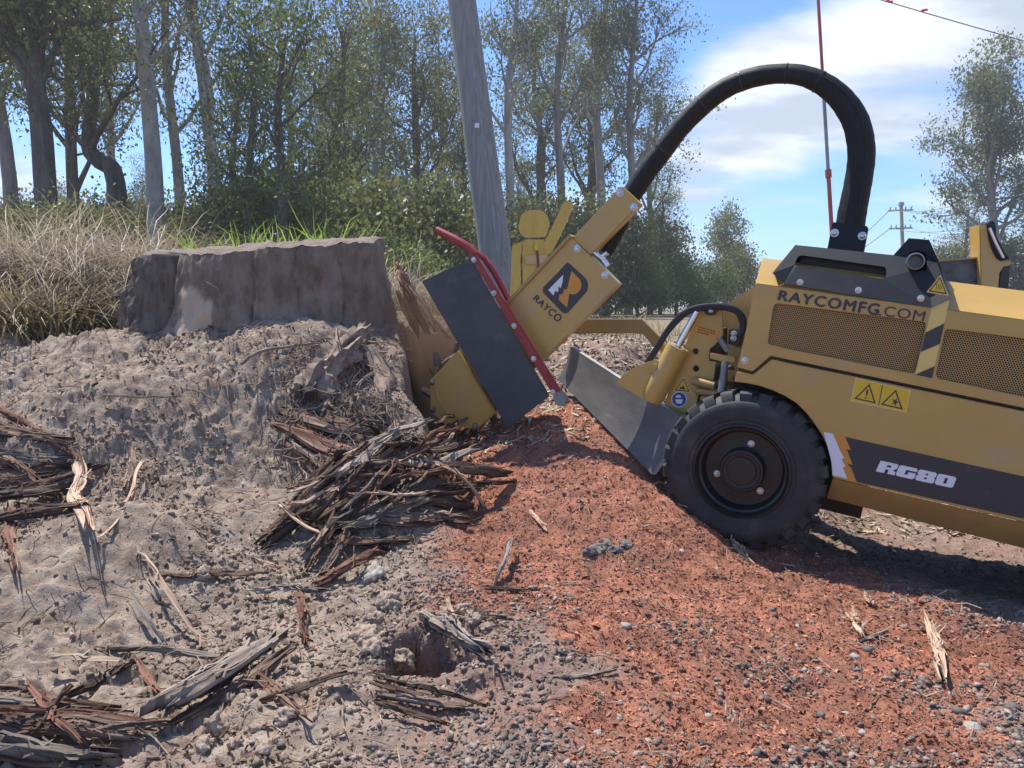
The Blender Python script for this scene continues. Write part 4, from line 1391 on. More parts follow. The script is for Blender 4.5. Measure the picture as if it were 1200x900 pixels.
gnarl('root', [rel(hitc(425, 392, -.05)), rel(hitc(398, 415, .05)), rel(hitc(376, 440, .05)), rel(hitc(360, 462, .07))], [0.06, 0.08, 0.085, 0.07], M['root'], stump, 5, 30, 0.9)
gnarl('root', [rel(hitc(362, 458, .085)), rel(hitc(363, 464, .105))], [0.032, 0.022], M['dark'], stump, 8, 12, 0.5)  # near-black stub stands in for the shade inside the hollow root end
gnarl('root', [rel(hitc(430, 415, .0)), rel(hitc(446, 440, .02)), rel(hitc(450, 465, .0))], [0.06, 0.06, 0.03], M['root'], stump, 17, 16, 0.5)
gnarl('root', [rel(hitc(206, 378, .06)), rel(hitc(217, 377, .09))], [0.055, 0.045], M['stumpbark'], stump, 18, 14, 0.7)
for pl, r in (([(282, 427), (303, 412), (330, 407), (362, 403), (404, 408)], .010), ([(418, 452), (440, 434), (470, 410)], .009),
              ([(388, 462), (380, 480), (370, 490), (352, 500), (338, 512)], .011), ([(368, 491), (390, 484), (411, 476)], .007),
              ([(340, 512), (345, 524), (350, 540), (362, 565)], .008), ([(338, 512), (324, 520), (320, 538)], .008),
              ([(344, 520), (372, 540), (400, 558), (432, 580)], .008), ([(392, 500), (406, 512), (424, 518)], .006), ([(413, 462), (424, 466), (438, 472)], .006),
              ([(394, 362), (394, 385), (396, 404)], .006), ([(340, 455), (338, 468), (352, 478), (366, 490)], .008), ([(120, 464), (170, 465), (212, 465)], .007),
              ([(220, 455), (242, 463), (262, 478)], .006), ([(232, 470), (222, 456)], .005), ([(420, 470), (436, 492), (450, 520)], .006)):
    mb = MB()
    pts_ = [rel(hitc(x, y, 0.05 + 0.02 * math.sin(i * 2.1))) for i, (x, y) in enumerate(pl)]
    q, rq = smooth_path([tuple(p) for p in pts_], [r * (1 - 0.55 * i / (len(pl) - 1)) * 0.85 for i in range(len(pl))], 5)
    q = [np.array(p) + rng.normal(size=3) * 0.003 for p in q]
    mb.tube(q, rq, 6)
    mb.build('rootlet', M['strip_grey'] if False else M['root'], stump, smooth=True)
mb = MB()
for _ in range(1700):                        # fine hair roots hanging from the undercut
    x = rng.normal(404, 36)
    y = rng.uniform(395, 545)
    if x > 470 or x < 300:
        continue
    p = rel(hitc(x, y, 0.02 + 0.05 * rng.random()))
    ln = rng.uniform(0.05, 0.20)
    d = np.array([rng.normal() * 0.5, -0.3 + rng.normal() * 0.4, -0.7 + 0.5 * rng.normal()])
    q = [p]
    for k in range(4):
        q.append(q[-1] + d / np.linalg.norm(d) * ln / 4 * 1.0)
        d = d + rng.normal(size=3) * 0.45 + np.array([0, 0, -0.12])
    kq = rng.choice([0.7, 1.0, 1.3, 2.2])
    mb.tube(q, [0.0022 * kq, 0.002 * kq, 0.0016 * kq, 0.0012 * kq, 0.0008], 4, False)
o = mb.build('fine_roots', M['root'], stump)
tag(o, kind='stuff')

# ------------------------------------------------------------------ bark strips, splinters, sticks, leaves


def bark_strip(A, B, w_, th_, m, seed, bend=0.0, roll=0.0, ragged=0.08, curl=0.25, name='bark_strip'):
    r = np.random.default_rng(seed)
    A, B = np.array(A, float), np.array(B, float)
    L0 = np.linalg.norm(B - A)
    tx = (B - A) / L0
    up = np.array([0, -0.35, 1.0])
    s_ = np.cross(up, tx)
    s_ /= np.linalg.norm(s_)
    n_ = np.cross(tx, s_)
    c, sn = math.cos(roll), math.sin(roll)
    s_, n_ = s_ * c + n_ * sn, n_ * c - s_ * sn
    nl, nw = 20, 10
    uu, ww = np.meshgrid(np.linspace(0, 1, nl + 1), np.linspace(-0.5, 0.5, nw + 1), indexing='ij')
    ragged = ragged * 1.5
    rag0 = r.normal(size=nw + 1) * ragged
    rag1 = r.normal(size=nw + 1) * ragged
    along = uu + (rag0[None] * (1 - uu) ** 3 + rag1[None] * uu ** 3)
    wid = w_ * (0.55 + 0.45 * np.sin(np.clip(uu * 0.9 + 0.08, 0, 1) * math.pi) ** 0.6 + 0.25 * fbm(uu * 3 + seed, uu * 0 + seed * 0.37, 3, seed))
    ridge = th_ * (0.75 * fbm(ww * 7 + seed, uu * 1.2, 3, seed + 1) + 0.4 * fbm(ww * 16, uu * 2.0, 2, seed + 2))
    hgt_ = bend * L0 * 4 * uu * (1 - uu) + curl * w_ * (1 - (2 * ww) ** 2) + ridge + 0.04 * L0 * fbm(uu * 2 + seed, uu * 0, 2, seed + 4)
    lat = ww * wid + 0.05 * L0 * fbm(uu * 1.7 + seed * 1.3, uu * 0, 2, seed + 5)
    top = A + along[..., None] * L0 * tx + lat[..., None] * s_ + hgt_[..., None] * n_
    bot = top - n_ * th_ * (0.6 + 0.8 * r.random((nl + 1, nw + 1, 1)) * (1 - np.abs(2 * ww[..., None]) ** 3))
    cen = (A + B) / 2
    N = (nl + 1) * (nw + 1)
    vs = np.concatenate([top.reshape(-1, 3), bot.reshape(-1, 3)]) - cen
    ii = np.arange(N).reshape(nl + 1, nw + 1)
    q = lambda a, b, c_, d: np.stack([a.ravel(), b.ravel(), c_.ravel(), d.ravel()], 1)
    f = [q(ii[:-1, :-1], ii[1:, :-1], ii[1:, 1:], ii[:-1, 1:]), q(ii[:-1, :-1], ii[:-1, 1:], ii[1:, 1:], ii[1:, :-1]) + N]
    for e in (ii[0], ii[-1], ii[:, 0], ii[:, -1]):
        f.append(np.stack([e[:-1], e[1:], e[1:] + N, e[:-1] + N], 1))
    f = np.concatenate(f)
    fuv = []
    nfib = 9 if w_ > 0.02 else 2
    for _ in range(nfib):                    # loose fibres lifting off the surface
        a0 = r.uniform(-0.12, 0.6)
        a1 = a0 + r.uniform(0.25, 0.6)
        j0 = r.uniform(-0.5, 0.5)
        fw = r.uniform(0.0012, 0.0035)
        nseg = 7
        o_ = len(vs)
        pv2 = []
        for kf in range(nseg + 1):
            a = a0 + (a1 - a0) * kf / nseg
            ic = int(np.clip(a, 0, 1) * nl)
            jc = int(np.clip(j0 + 0.5, 0, 1) * nw)
            b_c = top[ic, jc] + (a - ic / nl) * L0 * tx * (1 if 0 <= a <= 1 else 1)
            e = abs(2 * kf / nseg - 1) ** 3
            pc = b_c - cen + n_ * (0.003 + 0.02 * e * r.random()) + s_ * (0.012 * e * r.normal())
            pv2 += [pc - s_ * fw, pc + s_ * fw]
            fuv += [(a * L0 * 2, j0 * w_ * 2), (a * L0 * 2, j0 * w_ * 2 + 0.01)]
        vs = np.concatenate([vs, np.array(pv2)])
        f = np.concatenate([f, np.array([[o_ + 2 * kf, o_ + 2 * kf + 1, o_ + 2 * kf + 3, o_ + 2 * kf + 2] for kf in range(nseg)])])
    me = np_mesh(name, vs, f)
    uvl = me.uv_layers.new(name='UVMap')
    uv = np.concatenate([np.stack([uu * L0 * 2, ww * w_ * 2], 2).reshape(-1, 2)] * 2 + [np.array(fuv)])
    li = np.zeros(len(me.loops), dtype=np.int32)
    me.loops.foreach_get('vertex_index', li)
    uvl.data.foreach_set('uv', (uv[li] + seed * 0.713).astype(np.float32).ravel())
    o = link(name, me, m)
    o.location = cen
    return o


sid = [100]


def strip_px(x0, y0, x1, y1, wpx, m, label, cat, group=None, la=0.015, lb=0.015, name='bark_strip', **kw):
    A, B = hit(x0, y0), hit(x1, y1)
    A = A + np.array([0, 0, la])
    B = B + np.array([0, 0, lb])
    dm = np.dot((A + B) / 2 - CAM, FWD)
    sid[0] += 1
    wm = wpx * dm / FPX
    o = bark_strip(A, B, wm, kw.pop('th', max(0.006, wm * 0.28)), M[m], sid[0], name=name, **kw)
    return tag(o, label, cat, group)


gp, lp_ = 'split bark strips in the pile below the stump', 'dark split bark strip in the big pile below the stump'
PILE = [(312, 642, 412, 578, 15, .02, .10, 'strip'), (326, 634, 420, 574, 14, .05, .13, 'strip'), (345, 628, 436, 578, 14, .05, .13, 'strip'), (365, 622, 452, 572, 15, .06, .14, 'strip'),
        (372, 630, 470, 592, 15, .06, .12, 'strip'), (404, 634, 497, 612, 16, .06, .09, 'strip_grey'), (352, 626, 440, 652, 12, .06, .03, 'strip'),
        (436, 556, 520, 530, 15, .08, .12, 'strip_red'), (428, 582, 512, 556, 14, .10, .13, 'strip'), (452, 578, 560, 562, 12, .11, .12, 'strip_grey'),
        (498, 572, 592, 569, 15, .08, .06, 'strip'), (440, 592, 540, 580, 15, .12, .10, 'strip'), (470, 600, 548, 604, 18, .05, .04, 'strip'), (455, 618, 540, 620, 18, .03, .02, 'strip'),
        (376, 690, 440, 662, 14, .03, .05, 'strip_red'), (362, 668, 392, 622, 14, .02, .06, 'strip'), (380, 676, 410, 630, 12, .02, .05, 'strip'), (470, 560, 545, 552, 12, .12, .12, 'strip'),
        (400, 600, 460, 560, 12, .14, .15, 'strip_grey'), (420, 610, 520, 585, 11, .13, .12, 'strip_red'), (395, 560, 470, 585, 14, .10, .12, 'strip'), (520, 585, 590, 578, 10, .05, .04, 'strip'),
        (385, 640, 470, 640, 12, .04, .03, 'strip'), (350, 600, 400, 560, 12, .06, .10, 'strip'), (430, 565, 500, 540, 9, .14, .15, 'strip_grey'), (500, 600, 560, 585, 12, .07, .05, 'strip')]
for i, (x0_, y0_, x1_, y1_, w2, la, lb, mm) in enumerate(PILE):
    strip_px(x0_, y0_, x1_, y1_, w2, mm, lp_, 'bark strip', gp, la, lb, roll=rng.normal() * 0.35, bend=rng.normal() * 0.03, ragged=0.09)
rs = np.random.default_rng(5)
for (xa, ya, xb2, yb2, w2, mm) in ((466, 318, 494, 372, 13, 'strip_red'), (474, 328, 506, 380, 12, 'strip_pale'), (480, 345, 500, 385, 11, 'strip'), (470, 340, 488, 386, 12, 'strip_red'), (500, 366, 522, 392, 5, 'strip_pale')):
    A, B = P(xa, ya, 4.15) - SB, P(xb2, yb2, 4.1) - SB
    o = bark_strip(A, B, w2 * 4.1 / FPX, 0.02, M[mm], int(xa + ya), 0.03, rs.normal() * .4, .09, .3, name='torn_wood')
    o.parent = stump
gh, lh = 'torn dark root slabs under the stump', 'torn dark reddish root slab hanging under the stump above the bark pile'
for a in ((352, 492, 430, 516, 26), (345, 512, 425, 548, 24), (338, 530, 400, 575, 22), (375, 520, 440, 560, 18), (360, 478, 425, 500, 16), (372, 545, 440, 580, 20), (400, 500, 440, 540, 14)):
    strip_px(*a, rs.choice(['strip', 'strip_red', 'strip']), lh, 'root slab', gh, .02, .03, name='root_slab', ragged=.12, roll=rs.normal() * .3, curl=.35)
gf = 'thin bark fibres on the pile below the stump'
for i in range(44):
    x, y = rs.uniform(350, 540), 0
    y = 640 - (x - 330) * 0.42 + rs.normal() * 22
    a = R(-25 + rs.normal() * 20)
    ln = rs.uniform(30, 80)
    strip_px(x - ln / 2 * math.cos(a), y - ln / 2 * math.sin(a), x + ln / 2 * math.cos(a), y + ln / 2 * math.sin(a), rs.uniform(2.2, 5.5), rs.choice(['strip', 'strip_grey', 'strip_pale', 'strip', 'strip_red']),
             'thin loose bark fibre lying across the big pile below the stump', 'bark fibre', gf, 0.07 + 0.09 * rs.random(), 0.07 + 0.09 * rs.random(), name='bark_fibre', bend=rs.normal() * 0.06, roll=rs.normal() * 0.6, ragged=0.03)
strip_px(500, 572, 564, 601, 4, 'strip_pale', 'pale curved fibre drooping from the right of the bark pile onto the chips', 'bark fibre', None, .12, .02, name='bark_fibre', bend=0.12, ragged=.02)
strip_px(518, 538, 561, 513, 4, 'strip_grey', 'slim grey twig sticking up from the pile towards the cutter', 'twig', None, .10, .14, name='twig', ragged=.01)
strip_px(464, 537, 468, 556, 5, 'strip_pale', 'short pale splinter standing upright on the bark pile', 'splinter', None, .15, .12, name='splinter', ragged=.02)

gl, ll = 'bark strips in the hollow at the left edge', 'rough dark bark slab in the hollow at the left edge of the bank'
for (x0_, y0_, x1_, y1_, w2, la, lb, mm) in [(-30, 508, 72, 524, 16, .03, .04, 'strip'), (-25, 545, 66, 548, 13, .04, .04, 'strip_grey'), (-20, 560, 80, 560, 15, .03, .05, 'strip_red'), (-30, 602, 90, 580, 18, .05, .03, 'strip'),
                                           (-20, 625, 80, 604, 16, .04, .02, 'strip'), (-10, 532, 50, 580, 12, .03, .03, 'strip'), (0, 494, 80, 540, 10, .05, .04, 'strip_red'), (20, 590, 100, 560, 10, .05, .03, 'strip'), (-20, 580, 60, 575, 12, .05, .05, 'strip')]:
    strip_px(x0_, y0_, x1_, y1_, w2, mm, ll, 'bark slab', gl, la, lb, name='bark_slab', roll=rs.normal() * 0.4, ragged=.1)
strip_px(93, 560, 98, 617, 17, 'strip_pale', 'pale ragged splinter hanging below the left hollow, twisted at its foot', 'splinter', None, .06, .03, name='splinter', ragged=.1)
strip_px(155, 543, 150, 582, 10, 'strip_pale', 'short tan splinter standing beside the long bent stick on the left', 'splinter', None, .05, .03, name='splinter', ragged=.06)
strip_px(12, 612, 20, 658, 13, 'strip_red', 'reddish splinter pointing down under the slabs at the left edge', 'splinter', None, .04, .02, name='splinter', ragged=.1)
strip_px(172, 560, 125, 628, 5, 'strip_pale', 'long pale stick leaning on the soil beside the left hollow', 'stick', None, .05, .02, name='stick', ragged=.02)
strip_px(166, 585, 160, 655, 5, 'strip_grey', 'upright grey stick right of the leaning pale stick', 'stick', None, .05, .01, name='stick', ragged=.02)

gb, lb_ = 'bark strips in the bottom left corner', 'long flat bark strip stacked in the bottom left corner'
for (x0_, y0_, x1_, y1_, w2, mm, la) in [(-40, 838, 130, 842, 14, 'strip', .03), (-40, 850, 175, 860, 13, 'strip_red', .04), (-30, 862, 150, 872, 13, 'strip', .03), (-40, 872, 190, 868, 12, 'strip', .045), (-30, 846, 90, 850, 9, 'strip_grey', .06), (-20, 868, 120, 858, 8, 'strip_red', .06), (0, 835, 80, 836, 8, 'strip', .05), (20, 866, 160, 864, 7, 'strip', .06)]:
    strip_px(x0_, y0_, x1_, y1_, w2, mm, lb_, 'bark strip', gb, la, la * 0.7, ragged=.05)
strip_px(-20, 888, 112, 899, 20, 'strip_grey', 'thick pale weathered branch along the bottom left corner', 'branch', None, .03, .03, name='branch', curl=0.5, th=.03)
strip_px(38, 842, 96, 898, 10, 'strip_red', 'brown bark stick slanting down across the bottom left bark', 'stick', None, .08, .06, name='stick', ragged=.03)
strip_px(88, 850, 44, 896, 6, 'strip', 'thin dark stick slanting left across the bottom left bark', 'stick', None, .09, .07, name='stick', ragged=.03)
strip_px(186, 848, 318, 774, 24, 'strip_grey', 'broad weathered bark slab lying slantwise in the lower left', 'bark slab', None, .05, .06, name='bark_slab', ragged=.05, th=.02)
strip_px(205, 850, 330, 782, 12, 'strip', 'dark bark strip tucked under the broad slantwise slab', 'bark strip', None, .02, .03)
strip_px(196, 830, 250, 790, 12, 'strip', 'short dark bark strip left of the broad slantwise slab', 'bark strip', None, .02, .03)
strip_px(318, 830, 402, 806, 10, 'strip', 'dark bark strip beside the clay clods at lower left', 'bark strip', None, .03, .03)
strip_px(300, 800, 350, 840, 12, 'strip_red', 'ragged reddish bark tangle behind the clay clods', 'bark strip', None, .03, .03, ragged=.15)
strip_px(145, 770, 265, 778, 8, 'strip_grey', 'flat grey stick lying level above the broad bark slab', 'stick', None, .02, .02, name='stick')
strip_px(84, 822, 150, 790, 12, 'strip', 'dark bark lump behind the pale leaf at lower left', 'bark strip', None, .02, .02)
strip_px(160, 790, 186, 822, 8, 'strip_red', 'short dark splinter above the broad bark slab', 'splinter', None, .03, .02, name='splinter')
strip_px(196, 680, 290, 679, 9, 'strip', 'straight dark bark strip lying level in the middle of the soil', 'bark strip', None, .015, .02)
strip_px(350, 708, 361, 756, 12, 'strip_red', 'orange brown bark chip lying upright near the foreground cavity', 'bark chip', None, .03, .015, name='bark_chip', ragged=.08)
strip_px(300, 700, 372, 702, 8, 'strip_grey', 'dusty crooked stick above the orange brown chip', 'stick', None, .02, .02, name='stick', bend=.05)
gc, lc = 'split bark below the foreground cavity', 'dark split bark strip under the rim of the foreground cavity'
for a in ((440, 815, 530, 838, 9), (448, 828, 545, 842, 10), (446, 838, 520, 856, 8), (455, 806, 560, 834, 6)):
    strip_px(*a, 'strip', lc, 'bark strip', gc, .03, .02, ragged=.04)
strip_px(524, 722, 544, 760, 6, 'strip_pale', 'tan stick leaning into the foreground cavity', 'stick', None, .05, .03, name='stick', ragged=.02)
strip_px(506, 752, 562, 776, 13, 'strip_grey', 'rounded grey root stub lying in the foreground cavity', 'root stub', None, .06, .05, name='root_stub', curl=.6, th=.03)
strip_px(535, 728, 590, 733, 5, 'strip', 'dark stick at the back rim of the foreground cavity', 'stick', None, .03, .02, name='stick')
strip_px(578, 690, 600, 655, 6, 'strip_grey', 'crooked grey stick standing in the chips left of centre', 'stick', None, .02, .05, name='stick', bend=.1)
strip_px(576, 695, 620, 697, 5, 'strip', 'short dark stick lying flat at the crooked grey stick', 'stick', None, .015, .015, name='stick')
strip_px(620, 603, 642, 625, 4, 'strip_pale', 'small tan twig on the red chips below the rubber flap', 'twig', None, .015, .01, name='twig', ragged=.02)
strip_px(1086, 742, 1106, 792, 15, 'strip_pale', 'pale pointed bark chip on the red chips at the right', 'bark chip', None, .03, .02, name='bark_chip', ragged=.14, th=.004)
strip_px(858, 640, 880, 660, 7, 'strip_pale', 'small pale splinter just below the front tyre', 'splinter', None, .015, .012, name='splinter')
strip_px(998, 728, 1008, 746, 9, 'strip_pale', 'curled yellowish chip right of the middle of the red heap', 'wood chip', None, .015, .012, name='wood_chip', ragged=.1, th=.003)
strip_px(1014, 703, 1026, 713, 9, 'strip_pale', 'little tan chip above the curled yellowish one', 'wood chip', None, .012, .012, name='wood_chip', ragged=.1, th=.003)
strip_px(1010, 754, 1036, 746, 4, 'strip_grey', 'short grey stick beside the curled yellowish chip', 'stick', None, .012, .012, name='stick')
strip_px(60, 793, 142, 797, 8, 'strip_grey', 'long pale dry gum leaf lying at lower left', 'leaf', None, .05, .05, name='dry_leaf', curl=.1, th=.002, ragged=.01).data.materials[0] = M['palewood']
strip_px(168, 668, 230, 760, 4, 'strip_pale', 'long bent pale stick in the middle of the soil', 'stick', None, .04, .02, name='stick', bend=.06, ragged=.01)
strip_px(158, 720, 192, 760, 6, 'strip_grey', 'curled grey bark stick left of the bent pale stick', 'stick', None, .05, .01, name='stick', bend=.05)
strip_px(300, 660, 326, 670, 6, 'strip_pale', 'cream sliver of wood below the left end of the bark pile', 'splinter', None, .015, .015, name='splinter')
o = strip_px(640, 800, 720, 790, 3, 'strip_grey', 'thin grey twig on the gravel at bottom centre', 'twig', None, .012, .012, name='twig', ragged=.01)

# ------------------------------------------------------------------ gravel, chips, clods, litter
n0 = 330000
x, y = sample_xy(n0, -1.2, 2.4, 1.0, 4.6)
rm = red_mask(x, y) * (1 - bank_s(x, y))
k = rng.random(len(x)) < (0.06 + 0.94 * rm) * (1 - bank_s(x, y)) + 0.01
x, y = x[k], y[k]
rm = rm[k]
z = ground_z(x, y)
q = np.array([[-.5, -.5, 0], [.5, -.35, .12], [.45, .5, 0], [-.4, .4, .1]])
qf = np.array([[0, 1, 2], [0, 2, 3]])
n_ = len(x)
ln = 0.0025 + 0.012 * rng.random(n_) ** 4
scl = np.stack([ln, ln * (0.25 + 0.45 * rng.random(n_)), ln], 1)
V, F = scatter([(q, qf)], np.stack([x, y, z + 0.002], 1), rand_rot(n_, 0.55, gnormal(x, y)), scl)
M['chips'] = mat('red_wood_chips', (0.17, 0.072, 0.047), (0.42, 0.188, 0.120), 14, 0.9, island=0.5, spec=0.15)
tag(link('wood_chips', np_mesh('wood_chips', V, F), M['chips']), kind='stuff')

stones1 = [ico(1, 0.20, s_, 0.60) for s_ in range(6)]
x, y = sample_xy(300000, -0.9, 2.4, 1.0, 5.0, 1.7)
b = bank_s(x, y)
clump = sstep(-0.1, 0.35, fbm(x * 3.0, y * 3.0, 3, 301))
pr = (1 - b) * (0.10 + 0.55 * clump) * (1 - (0.70 - 0.45 * sstep(0.0, 0.3, fbm(x * 4.5 + 7, y * 4.5, 3, 303))) * red_mask(x, y)) * (0.35 + 0.65 * (1 - sstep(1.9, 2.9, y))) + 0.004 * b
k = rng.random(len(x)) < pr
x, y = x[k], y[k]
n_ = len(x)
z = ground_z(x, y)
ln = 0.0020 + 0.0078 * rng.random(n_) ** 3.4
V, F = scatter(stones1, np.stack([x, y, z + ln * 0.25], 1), rand_rot(n_, 0.5, gnormal(x, y)), np.stack([ln * (0.9 + .7 * rng.random(n_)), ln * (0.7 + 0.4 * rng.random(n_)), ln], 1))
M['gravel'] = mat('grey_gravel', (0.115, 0.090, 0.076), (0.27, 0.225, 0.195), 45, 0.85, island=0.55, bump=0.3, bscale=200, spec=0.3)
tag(link('gravel', np_mesh('gravel', V, F), M['gravel']), kind='stuff')

x, y = sample_xy(420000, -3.2, 0.4, 1.0, 4.6, 1.5)
b = bank_s(x, y)
cl = sstep(0.0, 0.35, fbm(x * 2.4 + 9, y * 2.4, 3, 305))
k = rng.random(len(x)) < b * (0.06 + 0.42 * cl)
x, y = x[k], y[k]
n_ = len(x)
z = ground_z(x, y)
ln = 0.0016 + 0.011 * rng.random(n_) ** 9
clods = [octa(50 + s_) for s_ in range(10)]
V, F = scatter(clods, np.stack([x, y, z + ln * 0.1], 1), rand_rot(n_), np.stack([ln, ln, ln], 1))
M['clod'] = mat('dry_clay_crumbs', (0.20, 0.148, 0.115), (0.355, 0.283, 0.228), 30, 0.95, island=0.35, bump=0.5, bscale=150, spec=0.1)
tag(link('soil_crumbs', np_mesh('soil_crumbs', V, F), M['clod']), kind='stuff')

x, y = sample_xy(240000, -3.0, 0.3, 1.0, 4.6, 1.5)
b = bank_s(x, y)
cl = sstep(0.02, 0.34, fbm(x * 1.9 + 2, y * 2.6, 4, 311))
k = rng.random(len(x)) < (0.03 + 0.62 * cl) * np.maximum(b, 0.25)
x, y = x[k], y[k]
n_ = len(x)
ln = 0.0025 + 0.030 * rng.random(n_) ** 6
V, F = scatter([(q, qf)], np.stack([x, y, ground_z(x, y) + 0.003], 1), rand_rot(n_, 0.5, gnormal(x, y)), np.stack([ln, ln * (0.15 + 0.3 * rng.random(n_)), ln], 1))
M['crumb'] = mat('bark_crumbs', (0.055, 0.036, 0.028), (0.24, 0.165, 0.125), 18, 0.9, island=0.5, spec=0.15)
tag(link('bark_crumbs', np_mesh('bark_crumbs', V, F), M['crumb']), kind='stuff')

mb = MB()
for _ in range(2400):                       # twigs, straw and shreds of bark on the soil
    if rng.random() < 0.72:
        x = rng.uniform(-2.6, -0.2)
    else:
        x = rng.uniform(-0.3, 2.0)
    y = rng.uniform(1.15, 4.2)
    if abs(x) > 0.75 * y:
        continue
    p = np.array([x, y, float(ground_z(np.array([x]), np.array([y]))[0]) + 0.006])
    a = rng.uniform(0, 2 * math.pi)
    ln = rng.uniform(0.02, 0.11)
    d = np.array([math.cos(a), math.sin(a), rng.normal() * 0.25])
    r_ = rng.uniform(0.0007, 0.0022)
    p1 = p + d * ln * 0.5 + rng.normal(size=3) * 0.006
    p2 = p + d * ln + rng.normal(size=3) * 0.01
    for pz in (p1, p2):
        g_ = float(ground_z(np.array([pz[0]]), np.array([pz[1]]))[0])
        pz[2] = max(pz[2], g_ + 0.003)
        pz[2] = min(pz[2], g_ + 0.03)
    mb.tube([p, p1, p2], [r_, r_, r_ * 0.6], 4, False)
M['litter'] = mat('dry_litter', (0.13, 0.085, 0.06), (0.36, 0.28, 0.21), 30, 0.9, island=0.6, spec=0.15)
tag(mb.build('twig_litter', M['litter']), kind='stuff')

# single stones and clay clods big enough to pick out
sts = [ico(1, 0.16, 400 + s_, 0.55) for s_ in range(6)]


def clodshape(seed):
    """a crumbly lump of clay: facets, pits and grains"""
    v, f = ico(4, 0.0, seed, 0.8)
    r = np.linalg.norm(v, axis=1)[:, None]
    d = v / r
    n = fbm(d[:, 0] * 1.6 + seed, d[:, 1] * 1.6 + d[:, 2] * 1.3, 3, seed) * 0.55 + 0.22 * fbm(d[:, 0] * 5 + seed, d[:, 1] * 5 + d[:, 2] * 4, 3, seed + 1) + 0.10 * fbm(d[:, 0] * 14, d[:, 1] * 14 + d[:, 2] * 11, 2, seed + 2)
    return v * (1 + n[:, None]), f


def boulder(px, py, rpx, protos, m, name, label, cat, group=None, flat=1.0):
    p = hit(px, py)
    d = np.dot(p - CAM, FWD)
    v, f = protos[rng.integers(len(protos))]
    me = np_mesh(name, v @ rand_rot(1, 0.3, np.array([[0, -0.2, 1.0]]))[0].T * rpx * d / FPX, f, False)
    o = link(name, me, m)
    o.location = p + np.array([0, 0, rpx * d / FPX * 0.25])
    return tag(o, label, cat, group)


M['stone_pale'] = mat('pale_stone', (0.28, 0.245, 0.21), (0.42, 0.37, 0.32), 25, 0.8, bump=0.3, bscale=120)
M['stone_dark'] = mat('dark_stone', (0.10, 0.09, 0.085), (0.19, 0.17, 0.155), 25, 0.8, bump=0.3, bscale=120)
for (x, y, r_) in ((733, 735, 8), (800, 648, 6), (905, 715, 5), (935, 735, 5), (1003, 772, 7), (930, 798, 6), (962, 838, 7), (1124, 835, 8), (1080, 798, 6), (1062, 792, 7), (1113, 815, 7), (990, 838, 6), (960, 785, 6), (1186, 830, 8),
                  (640, 860, 7), (700, 862, 8), (610, 845, 6), (560, 800, 7), (885, 885, 8), (1060, 880, 9), (1010, 860, 7), (760, 870, 7), (590, 880, 9), (830, 840, 6), (670, 752, 6), (640, 690, 6), (665, 700, 5)):
    boulder(x, y, r_, sts, M['stone_pale'] if (x * 7 + y) % 3 else M['stone_dark'], 'stone', 'small loose stone on the chips and gravel at the right', 'stone', 'loose stones on the chips and gravel')
boulder(1142, 858, 15, sts, M['stone_pale'], 'stone', 'largest pale flat stone at bottom right', 'stone')
boulder(1016, 763, 9, sts, M['stone_dark'], 'stone', 'dark smooth stone under the short grey stick', 'stone')
cls = [clodshape(500 + s_) for s_ in range(6)]
rc = np.random.default_rng(8)
for _ in range(17):
    x, y = rc.normal(280, 34), rc.normal(858, 16)
    boulder(x, y, rc.uniform(5, 14), cls, M['clod'], 'clay_clod', 'dusty clay clod in the heap at bottom left', 'clay clod', 'clay clods at bottom left')
for _ in range(20):
    a = rc.uniform(R(150), R(345))
    boulder(490 + 66 * math.cos(a) + rc.normal() * 8, 752 + 46 * math.sin(a) + rc.normal() * 8, rc.uniform(5, 14), cls, M['clod'], 'clay_clod', 'crumbly clay clod on the rim of the foreground cavity', 'clay clod', 'clay clods round the foreground cavity')
boulder(438, 678, 15, cls, M['stone_pale'], 'stone', 'rounded cream stone at the foot of the bark pile', 'stone')
boulder(470, 775, 19, cls, M['clod'], 'clay_clod', 'big cracked clay lump inside the foreground cavity', 'clay clod')
boulder(240, 678, 12, cls, M['clod'], 'clay_clod', 'small clay clod above the straight dark bark strip', 'clay clod')
for (x, y) in ((700, 645), (712, 642), (722, 648), (735, 644), (692, 650)):
    boulder(x, y, 9, cls, M['stone_dark'], 'soil_clod', 'dark crumb of soil in the clump on the red heap', 'soil clod', 'dark soil clump on the red heap')

# ------------------------------------------------------------------ grass on the bank


